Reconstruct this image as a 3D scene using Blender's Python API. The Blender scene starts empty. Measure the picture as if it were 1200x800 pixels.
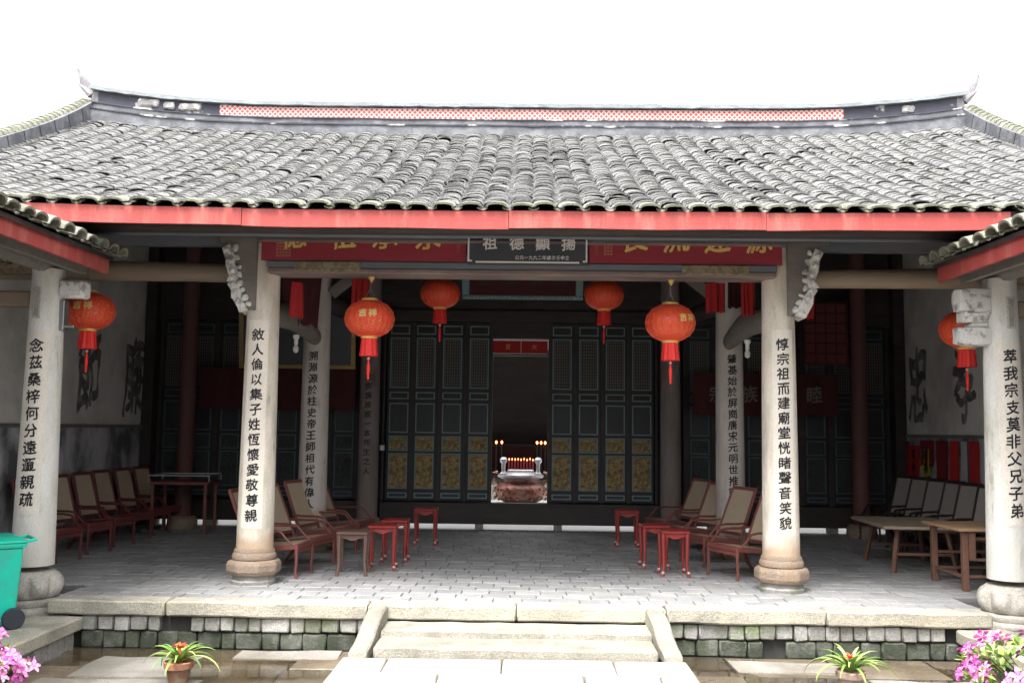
import bpy, bmesh, math, random
from mathutils import Vector, Matrix, Euler, noise
R = math.radians; PI = math.pi
random.seed(7)
sc = bpy.context.scene
C = sc.collection

# ------------------------------------------------------------------ camera, world, sun, exposure
def setup_camera():
    pitch, yaw, roll = .0925, -.0151, .0125
    cy, sy, cp, sp = math.cos(yaw), math.sin(yaw), math.cos(pitch), math.sin(pitch)
    fwd = Vector((sy*cp, cy*cp, sp)); right = Vector((cy, -sy, 0)); up = right.cross(fwd)
    r = right*math.cos(roll)+up*math.sin(roll); u = up*math.cos(roll)-right*math.sin(roll)
    cam = bpy.data.cameras.new('camera'); o = bpy.data.objects.new('camera', cam); C.objects.link(o)
    m = Matrix((( r.x, u.x, -fwd.x, .058), (r.y, u.y, -fwd.y, -9.285), (r.z, u.z, -fwd.z, 1.5), (0, 0, 0, 1)))
    o.matrix_world = m
    cam.sensor_width = 36; cam.lens = 1110/1200*36; cam.clip_start = .05; cam.clip_end = 2000
    sc.camera = o
setup_camera()
SUN_EL, SUN_AZ = R(62), R(200)          # azimuth measured clockwise from +Y
w = bpy.data.worlds.new('World'); sc.world = w; w.use_nodes = True
nt = w.node_tree; nt.nodes.clear()
sky = nt.nodes.new('ShaderNodeTexSky'); sky.sky_type = 'NISHITA'; sky.sun_disc = False
sky.sun_elevation = SUN_EL; sky.sun_rotation = SUN_AZ; sky.dust_density = 4.0; sky.air_density = 1.2
hs = nt.nodes.new('ShaderNodeHueSaturation'); hs.inputs['Saturation'].default_value = .12
bg = nt.nodes.new('ShaderNodeBackground'); bg.inputs[1].default_value = .15
out = nt.nodes.new('ShaderNodeOutputWorld')
nt.links.new(sky.outputs[0], hs.inputs['Color']); nt.links.new(hs.outputs[0], bg.inputs[0]); nt.links.new(bg.outputs[0], out.inputs[0])
sl = bpy.data.lights.new('sun', 'SUN'); sl.energy = 1.4; sl.angle = R(24); sl.color = (1, .97, .92)
so = bpy.data.objects.new('sun', sl); C.objects.link(so)
sd = Vector((math.sin(SUN_AZ)*math.cos(SUN_EL), math.cos(SUN_AZ)*math.cos(SUN_EL), math.sin(SUN_EL)))
so.rotation_euler = sd.to_track_quat('Z', 'Y').to_euler()
sc.view_settings.view_transform = 'Standard'; sc.view_settings.look = 'None'
sc.view_settings.exposure = 1.95; sc.view_settings.gamma = 1
try:
    sc.cycles.use_denoising = True; sc.cycles.denoiser = 'OPENIMAGEDENOISE'
    sc.cycles.max_bounces = 8; sc.cycles.diffuse_bounces = 5; sc.cycles.sample_clamp_indirect = 6
except Exception: pass

# ------------------------------------------------------------------ materials
M = {}
def mat(name, col, rough=.8, var=0, vscale=6, col2=None, c2scale=3, c2amt=.5, c2pos=.5, c2w=.12, bump=0, bscale=40, island=0,
        metal=0, spec=.5, stretch=(1, 1, 1), col3=None, c3scale=1.5, c3pos=.6, emit=None, estr=0, sheen=0, rvar=0, speck=0):
    """noise driven colour: base col, value variation 'var', patches of col2 and col3, per-island variation, bump"""
    m = bpy.data.materials.new(name); m.use_nodes = True; n = m.node_tree; N = n.nodes; L = n.links
    b = N['Principled BSDF']; b.inputs['Roughness'].default_value = rough; b.inputs['Metallic'].default_value = metal
    b.inputs['Specular IOR Level'].default_value = spec
    tc = N.new('ShaderNodeTexCoord'); mp = N.new('ShaderNodeMapping'); mp.inputs['Scale'].default_value = stretch
    L.new(tc.outputs['Object'], mp.inputs[0])
    def nz(scale, detail=6, r=.6):
        t = N.new('ShaderNodeTexNoise'); t.inputs['Scale'].default_value = scale; t.inputs['Detail'].default_value = detail
        t.inputs['Roughness'].default_value = r; L.new(mp.outputs[0], t.inputs[0]); return t.outputs[0]
    rgb = N.new('ShaderNodeRGB'); rgb.outputs[0].default_value = (*col, 1); cur = rgb.outputs[0]
    def patch(cur, c, scale, pos, w_, amt):
        t = nz(scale); mr = N.new('ShaderNodeMapRange'); mr.inputs[1].default_value = pos-w_; mr.inputs[2].default_value = pos+w_
        mr.inputs[4].default_value = amt; L.new(t, mr.inputs[0])
        mx = N.new('ShaderNodeMix'); mx.data_type = 'RGBA'; L.new(mr.outputs[0], mx.inputs[0]); L.new(cur, mx.inputs[6]); mx.inputs[7].default_value = (*c, 1)
        return mx.outputs[2]
    if col2: cur = patch(cur, col2, c2scale, c2pos, c2w, c2amt)
    if col3: cur = patch(cur, col3, c3scale, c3pos, .08, .85)
    if speck:
        t = nz(95, 3, .7); mr = N.new('ShaderNodeMapRange'); L.new(t, mr.inputs[0]); mr.inputs[1].default_value = .35; mr.inputs[2].default_value = .65
        mr.inputs[3].default_value = 1-speck; mr.inputs[4].default_value = 1+speck; hh = N.new('ShaderNodeHueSaturation'); L.new(mr.outputs[0], hh.inputs['Value']); L.new(cur, hh.inputs['Color']); cur = hh.outputs[0]
    if var or island:
        v = N.new('ShaderNodeMath'); v.operation = 'MULTIPLY_ADD'; L.new(nz(vscale), v.inputs[0]); v.inputs[1].default_value = var*2; v.inputs[2].default_value = 1-var
        val = v.outputs[0]
        if island:
            g = N.new('ShaderNodeNewGeometry'); v2 = N.new('ShaderNodeMath'); v2.operation = 'MULTIPLY_ADD'
            L.new(g.outputs['Random Per Island'], v2.inputs[0]); v2.inputs[1].default_value = island*2; v2.inputs[2].default_value = 1-island
            v3 = N.new('ShaderNodeMath'); v3.operation = 'MULTIPLY'; L.new(val, v3.inputs[0]); L.new(v2.outputs[0], v3.inputs[1]); val = v3.outputs[0]
        h = N.new('ShaderNodeHueSaturation'); L.new(val, h.inputs['Value']); L.new(cur, h.inputs['Color']); cur = h.outputs[0]
    L.new(cur, b.inputs['Base Color'])
    if rvar:
        mr = N.new('ShaderNodeMapRange'); L.new(nz(1.3), mr.inputs[0]); mr.inputs[1].default_value = .42; mr.inputs[2].default_value = .58
        mr.inputs[3].default_value = rough; mr.inputs[4].default_value = rough-rvar; L.new(mr.outputs[0], b.inputs['Roughness'])
    if bump:
        bp = N.new('ShaderNodeBump'); bp.inputs['Strength'].default_value = bump; bp.inputs['Distance'].default_value = .02
        L.new(nz(bscale, 8, .65), bp.inputs['Height']); L.new(bp.outputs[0], b.inputs['Normal'])
    if emit: b.inputs['Emission Color'].default_value = (*emit, 1); b.inputs['Emission Strength'].default_value = estr
    M[name] = m; return m

mat('tile', (.165, .164, .163), .95, .2, 9, (.235, .233, .222), 4, .7, .52, .12, .6, 60, .17, col3=(.125, .127, .112), c3scale=2.2, c3pos=.62, speck=.25)
mat('tile_low', (.13, .13, .13), .95, .3, 9, (.2, .2, .19), 5, .5, bump=.5, bscale=60, island=.25)
mat('tile_eave', (.25, .245, .21), .95, .3, 12, (.19, .20, .135), 5, .75, .5, .08, .7, 50, .25, col3=(.16, .17, .12), c3scale=9, c3pos=.62)
mat('moss', (.17, .175, .13), .95, .35, 20, (.33, .33, .27), 6, .7, bump=.8, bscale=40)
mat('ridge_grey', (.11, .112, .125), .9, .3, 7, (.22, .225, .24), 5, .75, .52, .1, .5, 30)
mat('ridge_dark', (.05, .052, .068), .9, .3, 8, (.6, .58, .56), 3.2, .9, .6, .04, .4, 30)
mat('ridge_light', (.25, .27, .29), .9, .3, 9, (.2, .22, .22), 8, .7, bump=.5, bscale=30)
mat('fascia_red', (.36, .055, .048), .65, .2, 5, (.50, .16, .13), 3, .7, .6, .1, .25, 40, stretch=(2.2, 2.2, .35), col3=(.26, .045, .04), c3scale=1.6, c3pos=.62, speck=.1)
mat('wood_dark', (.028, .022, .022), .6, .3, 12, (.06, .045, .04), 3, .5, bump=.2, bscale=30, stretch=(.3, 1, 1))
mat('wood_brown', (.30, .23, .165), .7, .25, 10, (.16, .12, .09), 2.5, .6, bump=.3, bscale=30, stretch=(.15, 1, 1))
mat('wood_grey', (.17, .155, .145), .75, .3, 12, (.22, .19, .16), 3, .7, bump=.4, bscale=25, stretch=(.3, 1, 1))
mat('beam_blue', (.14, .165, .205), .65, .25, 8, (.18, .15, .15), 4, .6, bump=.2, bscale=30, stretch=(.3, 1, 1))
mat('beam_mauve', (.17, .12, .12), .65, .25, 9, (.28, .21, .18), 4, .7, bump=.2, bscale=30, stretch=(.4, 1, 1))
mat('board_red', (.31, .032, .050), .45, .15, 3, bump=.05)
mat('board_slate', (.065, .072, .085), .45, .1, 3, bump=.05)
mat('gold', (.62, .40, .10), .45, .15, 20, metal=.2)
mat('gold_text', (.72, .50, .16), .5, .1, 20)
mat('white_paint', (.80, .78, .76), .6, .08, 10)
mat('ink', (.012, .012, .014), .6, .1, 10)
mat('ink_wall', (.12, .12, .13), .9, .4, 14, (.40, .40, .40), 4, .8, .55)
mat('ash_char', (.14, .12, .11), .6, .1, 10)
mat('plaster', (.78, .765, .74), .9, .14, 1.6, (.36, .355, .36), 1.1, .6, .56, .1, .15, 30)
mat('plaster_low', (.52, .52, .54), .95, .3, 2.2, (.07, .075, .085), 1.7, .9, .5, .09, .3, 20, stretch=(1, 1, .6))
mat('stone_kerb', (.44, .41, .34), .9, .25, 5, (.27, .26, .22), 3.2, .8, .52, .07, .7, 45, .08, col3=(.55, .50, .38), c3scale=1.6, c3pos=.56, speck=.28)
mat('stone_step', (.34, .32, .27), .9, .28, 9, (.20, .185, .15), 3, .6, .55, .1, .7, 50, .06, speck=.28)
mat('stone_walk', (.42, .40, .355), .9, .2, 5, (.33, .31, .26), 2.2, .8, bump=.4, bscale=40, island=.10, speck=.28)
mat('stone_block', (.34, .33, .315), .9, .3, 8, (.22, .22, .18), 6, .6, .52, .1, .6, 40, .33, col3=(.13, .17, .06), c3scale=1.6, c3pos=.585, speck=.28)
mat('stone_mossy', (.055, .065, .042), .8, .4, 8, (.20, .20, .18), 5, .6, .55, .1, .6, 40, .3, speck=.28)
mat('mortar', (.05, .05, .045), .95, .3, 10)
mat('court', (.17, .135, .095), .55, .25, 2.5, (.10, .075, .05), 1.5, .8, .5, .1, .35, 30, .12, rvar=.4, col3=(.33, .32, .30), c3scale=.9, c3pos=.6, speck=.28)
mat('brick_floor', (.275, .277, .28), .8, .25, 5, (.34, .335, .325), 2, .6, .55, .12, .3, 50, .13, rvar=.2, speck=.28)
mat('floor_gap', (.13, .13, .125), .95)
mat('rear_stone', (.62, .62, .60), .85, .1, 5, bump=.2)
mat('pedestal', (.33, .235, .165), .85, .3, 8, (.22, .19, .16), 4, .6, .5, .12, .6, 45, speck=.28)
mat('pedestal_wing', (.50, .47, .42), .85, .22, 8, (.30, .28, .24), 5, .7, .55, .1, .6, 40, speck=.28)
mat('red_lacquer', (.30, .032, .028), .35, .2, 12, (.17, .03, .03), 6, .5, bump=.08)
mat('red_faded', (.20, .06, .045), .5, .25, 12, (.14, .05, .05), 6, .6, bump=.1)
mat('brown_lacquer', (.13, .075, .06), .45, .25, 12, bump=.1)
mat('toe', (.6, .5, .45), .5)
mat('table_top', (.40, .26, .15), .6, .2, 10, (.28, .16, .09), 4, .6, bump=.2, stretch=(.3, 2, 1))
mat('table_top_pale', (.36, .29, .21), .6, .2, 10, (.24, .19, .14), 4, .6, bump=.2, stretch=(.3, 2, 1))
mat('table_leg', (.17, .085, .055), .6, .2, 12, bump=.2)
mat('teal', (.15, .27, .30), .6, .25, 12, (.22, .25, .24), 6, .6)
mat('panel_dark', (.022, .018, .020), .55, .2, 10)
mat('panel_blue', (.022, .030, .045), .5, .3, 12, (.02, .02, .025), 3, .9)
mat('carving', (.44, .34, .12), .55, .4, 30, (.12, .12, .09), 14, .8, .5, .06, .6, 50, col3=(.28, .05, .03), c3scale=18, c3pos=.58)
mat('lantern_red', (.68, .07, .03), .45, .2, 9, spec=.4)
mat('lantern_rib', (.72, .12, .05), .5)
mat('lantern_skirt', (.74, .03, .025), .6, .15, 30)
mat('cloth_red', (.42, .022, .022), .85, .25, 8, bump=.2)
mat('cloth_dark_red', (.06, .008, .011), .85, .25, 8, bump=.2)
mat('bin_green', (.0, .62, .45), .42, .14, 3, (.05, .42, .33), 5, .6, spec=.5)
mat('bin_lid', (.0, .52, .35), .4, .05, 3)
mat('rubber', (.03, .035, .05), .7)
mat('bronze', (.30, .10, .07), .36, .35, 14, (.42, .30, .26), 8, .7, metal=.75, bump=.6, bscale=28)
mat('silver', (.62, .62, .64), .35, .2, 14, metal=.7, bump=.4, bscale=25)
mat('terracotta', (.42, .19, .11), .85, .2, 12, (.22, .12, .08), 7, .6, bump=.3)
mat('terracotta_wet', (.16, .075, .04), .6, .35, 12, (.30, .24, .17), 9, .7, .55, bump=.3)
mat('clay_pale', (.45, .33, .27), .85, .2, 12, (.3, .2, .15), 7, .6, bump=.3)
mat('soil', (.04, .03, .02), .95, .4, 30, bump=.8)
mat('leaf', (.17, .33, .06), .5, .3, 6, (.34, .42, .12), 5, .7, .55, island=.35)
mat('leaf_yellow', (.46, .54, .20), .5, .3, 6, (.22, .36, .07), 5, .6, island=.35)
mat('leaf_dark', (.05, .11, .035), .5, .3, 6, island=.3)
mat('bract', (.75, .10, .04), .5, .2, 12, island=.3)
mat('petal', (.66, .10, .48), .6, .15, 14, (.75, .22, .6), 9, .6, island=.35)
mat('petal_pale', (.78, .30, .62), .6, .15, 14, island=.3)
mat('stem', (.09, .06, .035), .9, .2, 10)
mat('metal_grey', (.35, .36, .37), .4, metal=.8)
mat('brass', (.55, .42, .18), .4, metal=.7)
mat('gold_frame', (.34, .24, .09), .5, .25, 20)
mat('picture_dark', (.03, .03, .045), .35, .4, 6)
mat('paper_red', (.50, .02, .02), .8, .15, 8)
mat('paper_maroon', (.20, .012, .02), .8, .2, 8)
mat('paper_white', (.45, .45, .46), .8, .2, 8)
mat('paper_yellow', (.42, .36, .03), .8, .2, 8)
mat('tile_relief', (.6, .58, .55), .85, .2, 12, (.2, .2, .22), 9, .7, bump=.6, bscale=40)
mat('relief_white', (.74, .73, .70), .8, .2, 14, (.30, .28, .28), 11, .85, .56, .05, .8, 35)
mat('earth', (.16, .15, .12), .95, .2, 2)
mat('candle_lamp', (.6, .05, .02), .5, emit=(1, .16, .05), estr=5)
mat('flame_tip', (.5, .12, .05), .5, emit=(1, .25, .1), estr=1.2)
mat('incense', (.45, .06, .06), .7)
mat('altar_cloth', (.05, .008, .01), .8, .3, 5)
mat('porcelain', (.6, .6, .58), .3)

def cane(name, col, dark, f):
    m = mat(name, col, .75, .12, 7); n = m.node_tree; N = n.nodes; L = n.links; b = N['Principled BSDF']
    src = b.inputs['Base Color'].links[0].from_socket
    tc = N.new('ShaderNodeTexCoord'); ck = N.new('ShaderNodeTexChecker'); ck.inputs['Scale'].default_value = f
    L.new(tc.outputs['Object'], ck.inputs[0]); mx = N.new('ShaderNodeMix'); mx.data_type = 'RGBA'; mx.blend_type = 'MIX'
    mt = N.new('ShaderNodeMath'); mt.operation = 'MULTIPLY'; mt.inputs[1].default_value = .4; L.new(ck.outputs['Fac'], mt.inputs[0])
    L.new(mt.outputs[0], mx.inputs[0]); L.new(src, mx.inputs[6]); mx.inputs[7].default_value = (*dark, 1); L.new(mx.outputs[2], b.inputs['Base Color'])
cane('cane', (.46, .37, .27), (.28, .21, .14), 90)
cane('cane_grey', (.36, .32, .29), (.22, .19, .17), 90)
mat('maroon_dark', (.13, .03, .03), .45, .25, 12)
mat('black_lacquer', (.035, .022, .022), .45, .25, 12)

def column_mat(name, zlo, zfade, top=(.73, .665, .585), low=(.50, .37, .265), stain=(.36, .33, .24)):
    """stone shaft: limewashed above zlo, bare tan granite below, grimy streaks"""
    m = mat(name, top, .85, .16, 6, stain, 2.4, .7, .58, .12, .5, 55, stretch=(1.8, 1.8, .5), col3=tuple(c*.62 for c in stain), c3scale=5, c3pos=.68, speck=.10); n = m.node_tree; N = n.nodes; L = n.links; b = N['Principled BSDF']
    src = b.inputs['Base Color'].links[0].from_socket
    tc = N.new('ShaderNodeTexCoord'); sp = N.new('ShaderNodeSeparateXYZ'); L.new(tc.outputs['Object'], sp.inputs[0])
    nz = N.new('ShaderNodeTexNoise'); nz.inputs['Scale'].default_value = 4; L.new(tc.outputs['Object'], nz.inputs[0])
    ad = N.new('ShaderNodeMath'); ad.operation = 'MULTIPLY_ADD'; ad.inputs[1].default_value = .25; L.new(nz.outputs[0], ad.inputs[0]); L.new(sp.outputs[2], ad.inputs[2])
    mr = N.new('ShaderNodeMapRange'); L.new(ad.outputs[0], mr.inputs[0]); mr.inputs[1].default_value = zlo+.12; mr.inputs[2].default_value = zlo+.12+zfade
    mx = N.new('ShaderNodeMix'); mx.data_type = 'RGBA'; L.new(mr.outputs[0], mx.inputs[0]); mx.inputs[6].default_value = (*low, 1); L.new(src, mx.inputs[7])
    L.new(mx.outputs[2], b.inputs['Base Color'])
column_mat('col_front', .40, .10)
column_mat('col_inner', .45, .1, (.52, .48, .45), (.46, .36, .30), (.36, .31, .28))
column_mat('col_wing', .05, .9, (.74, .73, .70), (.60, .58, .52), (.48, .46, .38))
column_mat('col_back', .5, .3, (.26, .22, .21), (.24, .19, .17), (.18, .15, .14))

mat('horn_plaster', (.17, .16, .175), .9, .3, 12, (.34, .32, .33), 8, .7, bump=.5)
mat('relief_grey', (.40, .37, .36), .8, .2, 14, (.14, .14, .15), 8, .85, .5, .05, .8, 35)
def lattice_mat():
    m = mat('ridge_lattice', (.42, .09, .07), .8, .1, 10); n = m.node_tree; N = n.nodes; L = n.links; b = N['Principled BSDF']
    tc = N.new('ShaderNodeTexCoord'); sp = N.new('ShaderNodeSeparateXYZ'); L.new(tc.outputs['Object'], sp.inputs[0])
    outs = []
    for sgn in (1, -1):
        a = N.new('ShaderNodeMath'); a.operation = 'MULTIPLY_ADD'; a.inputs[1].default_value = sgn; L.new(sp.outputs[2], a.inputs[0]); L.new(sp.outputs[0], a.inputs[2])
        p = N.new('ShaderNodeMath'); p.operation = 'PINGPONG'; p.inputs[1].default_value = .035; L.new(a.outputs[0], p.inputs[0])
        c = N.new('ShaderNodeMath'); c.operation = 'LESS_THAN'; c.inputs[1].default_value = .009; L.new(p.outputs[0], c.inputs[0]); outs.append(c.outputs[0])
    mxm = N.new('ShaderNodeMath'); mxm.operation = 'MAXIMUM'; L.new(outs[0], mxm.inputs[0]); L.new(outs[1], mxm.inputs[1])
    mx = N.new('ShaderNodeMix'); mx.data_type = 'RGBA'; L.new(mxm.outputs[0], mx.inputs[0]); src = b.inputs['Base Color'].links[0].from_socket
    L.new(src, mx.inputs[6]); mx.inputs[7].default_value = (.52, .49, .48, 1); L.new(mx.outputs[2], b.inputs['Base Color'])
lattice_mat()

# ------------------------------------------------------------------ mesh helpers
class MB:
    def __init__(s): s.v = []; s.f = []
    def add(s, vs, fs):
        k = len(s.v); s.v += [tuple(v) for v in vs]; s.f += [tuple(i+k for i in f) for f in fs]; return s
    def box(s, x0, x1, y0, y1, z0, z1, rot=None, piv=None):
        vs = [Vector(p) for p in ((x0, y0, z0), (x1, y0, z0), (x1, y1, z0), (x0, y1, z0), (x0, y0, z1), (x1, y0, z1), (x1, y1, z1), (x0, y1, z1))]
        if rot is not None:
            m = Euler(rot).to_matrix(); p = Vector(piv) if piv is not None else Vector(((x0+x1)/2, (y0+y1)/2, (z0+z1)/2)); vs = [m@(v-p)+p for v in vs]
        return s.add(vs, [(0, 3, 2, 1), (4, 5, 6, 7), (0, 1, 5, 4), (1, 2, 6, 5), (2, 3, 7, 6), (3, 0, 4, 7)])
    def bar(s, p0, p1, w, h=None, up=(0, 0, 1), w1=None, h1=None):
        h = h or w; w1 = w1 or w; h1 = h1 or h
        p0, p1 = Vector(p0), Vector(p1); d = (p1-p0).normalized(); up = Vector(up)
        if abs(d.dot(up)) > .98: up = Vector((0, 1, 0))
        r = d.cross(up).normalized(); u = r.cross(d)
        vs = [p0-r*w/2-u*h/2, p0+r*w/2-u*h/2, p0+r*w/2+u*h/2, p0-r*w/2+u*h/2, p1-r*w1/2-u*h1/2, p1+r*w1/2-u*h1/2, p1+r*w1/2+u*h1/2, p1-r*w1/2+u*h1/2]
        return s.add(vs, [(0, 1, 2, 3), (7, 6, 5, 4), (0, 4, 5, 1), (1, 5, 6, 2), (2, 6, 7, 3), (3, 7, 4, 0)])
    def sweep(s, pts, rad, n=8, flat=1.0):
        """tube through pts; rad number or list; flat squashes the section vertically"""
        pts = [Vector(p) for p in pts]; rs = rad if isinstance(rad, (list, tuple)) else [rad]*len(pts); k = len(s.v); vs = []; fs = []
        for i, p in enumerate(pts):
            d = (pts[min(i+1, len(pts)-1)]-pts[max(i-1, 0)]).normalized(); up = Vector((0, 0, 1))
            if abs(d.z) > .95: up = Vector((0, 1, 0))
            r = d.cross(up).normalized(); u = r.cross(d)
            for j in range(n):
                a = 2*PI*j/n; vs.append(p+r*math.cos(a)*rs[i]+u*math.sin(a)*rs[i]*flat)
        for i in range(len(pts)-1):
            for j in range(n): fs.append((i*n+j, i*n+(j+1) % n, (i+1)*n+(j+1) % n, (i+1)*n+j))
        fs.append(tuple(reversed(range(n)))); fs.append(tuple(range((len(pts)-1)*n, len(pts)*n)))
        return s.add(vs, fs)
    def lathe(s, prof, n=24, c=(0, 0, 0), lobes=0, lamp=0, oct_=False, start=0):
        vs = []; fs = []
        for (r, z, *e) in prof:
            la = e[0] if e else lamp
            for j in range(n):
                a = 2*PI*j/n+start; rr = r*(1+la*(abs(math.cos(lobes*a/2))-.6)) if lobes else r
                vs.append((c[0]+rr*math.cos(a), c[1]+rr*math.sin(a), c[2]+z))
        for i in range(len(prof)-1):
            for j in range(n): fs.append((i*n+j, i*n+(j+1) % n, (i+1)*n+(j+1) % n, (i+1)*n+j))
        fs.append(tuple(reversed(range(n)))); fs.append(tuple(range((len(prof)-1)*n, len(prof)*n)))
        return s.add(vs, fs)
    def build(s, name, m, parent=None, smooth=False, bevel=0, loc=(0, 0, 0), seg=1):
        me = bpy.data.meshes.new(name); me.from_pydata(s.v, [], s.f); me.update()
        if bevel:
            bm = bmesh.new(); bm.from_mesh(me)
            bmesh.ops.bevel(bm, geom=[e for e in bm.edges if len(e.link_faces) == 2 and e.calc_face_angle(0) > .6], offset=bevel, segments=seg, affect='EDGES', profile=.6, clamp_overlap=True)
            bm.to_mesh(me); bm.free()
        if smooth:
            for p in me.polygons: p.use_smooth = True
            if smooth != 'all':
                try: me.set_sharp_from_angle(angle=R(42))
                except Exception: pass
        me.materials.append(M[m] if isinstance(m, str) else m)
        o = bpy.data.objects.new(name, me); C.objects.link(o); o.location = loc
        if parent: o.parent = parent
        return o

def thing(name, label, cat, loc=(0, 0, 0), rz=0, group=None):
    o = bpy.data.objects.new(name, None); C.objects.link(o); o.location = loc; o.rotation_euler = (0, 0, rz); o.empty_display_size = .2
    o['label'] = label; o['category'] = cat
    if group: o['group'] = group
    return o
def tag(o, label, cat, group=None):
    o['label'] = label; o['category'] = cat
    if group: o['group'] = group
    return o
def struct(o): o['kind'] = 'structure'; return o
def copy_tree(o, parent=None):
    c = o.copy(); C.objects.link(c)
    if parent: c.parent = parent
    for ch in list(o.children): copy_tree(ch, c)
    return c
def place(o, loc, rz=0, label=None, first=None):
    c = copy_tree(o) if not first else o
    c.location = loc; c.rotation_euler = (0, 0, rz)
    if label: c['label'] = label
    return c

def rough(o, amp=.006, scale=6, cuts=0, seed=0):
    """subdivide and push vertices about, for hand cut stone"""
    me = o.data; bm = bmesh.new(); bm.from_mesh(me)
    if cuts:
        for _ in range(cuts):
            es = [e for e in bm.edges if e.calc_length() > .12]
            if es: bmesh.ops.subdivide_edges(bm, edges=es, cuts=1, use_grid_fill=True)
    for v in bm.verts:
        q = v.co*scale+Vector((seed*7.3, seed, 0)); v.co += noise.noise_vector(q)*amp
    bm.to_mesh(me); bm.free(); return o

# ------------------------------------------------------------------ lettering
_glyph = {}
def glyph(ch, bold=0.0):
    k = ch
    if k in _glyph: return _glyph[k]
    c = bpy.data.curves.new('glyph', 'FONT'); c.body = ch; c.size = 1; c.resolution_u = 3; 
    o = bpy.data.objects.new('glyph', c); C.objects.link(o)
    me = bpy.data.meshes.new_from_object(o.evaluated_get(bpy.context.evaluated_depsgraph_get()))
    bpy.data.objects.remove(o); bpy.data.curves.remove(c)
    bm = bmesh.new(); bm.from_mesh(me); bpy.data.meshes.remove(me)
    bmesh.ops.triangulate(bm, faces=bm.faces)
    for _ in range(4):
        es = [e for e in bm.edges if e.calc_length() > .14]
        if not es: break
        bmesh.ops.subdivide_edges(bm, edges=es, cuts=1); bmesh.ops.triangulate(bm, faces=bm.faces)
    vs = [v.co.copy() for v in bm.verts]; fs = [tuple(v.index for v in f.verts) for f in bm.faces]; bm.free()
    vs = [Vector((v.x-.5, v.y-.385, 0)) for v in vs]
    _glyph[k] = (vs, fs); return _glyph[k]
def text_mesh(items, fn, bold=.012, brush=.02, seed=0, step=.0004):
    """items: (char, u, v, size); fn maps (u, v, height) -> world point; strokes are laid as a few slightly shifted layers, so
    their weight varies as a brush's does"""
    mb = MB(); rnd = random.Random(seed)
    for ch, u, v, size in items:
        vs, fs = glyph(ch); q = rnd.uniform(-.03, .03); sx = rnd.uniform(.93, 1.04); dx = rnd.uniform(-.03, .03); ph = rnd.uniform(0, 50)
        offs = [(0, 0), (bold, bold*.6), (-bold, -bold*.7), (bold*.2, -bold*1.1), (-bold*.2, bold*1.1)] if bold else [(0, 0)]
        for k, (ox_, oy_) in enumerate(offs):
            pts = []
            for p in vs:
                n = noise.noise_vector(Vector((p.x*4+ph, p.y*4, ph)))*brush*1.6
                m_ = noise.noise_vector(Vector((p.x*9+ph, p.y*9, ph+k*3)))*bold*.9
                x = (p.x*sx+p.y*q+n.x+m_.x+dx+ox_)*size; y = (p.y+p.x*.09+n.y+m_.y+oy_)*size      # strokes rise a little to the right, as brushed
                pts.append(fn(u+x, v+y, k*step))
            mb.add(pts, fs)
    return mb

def chars(items, fn, m, parent, **k):
    for it in items: text_mesh([it], fn, **k).build('character', m, parent)

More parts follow.
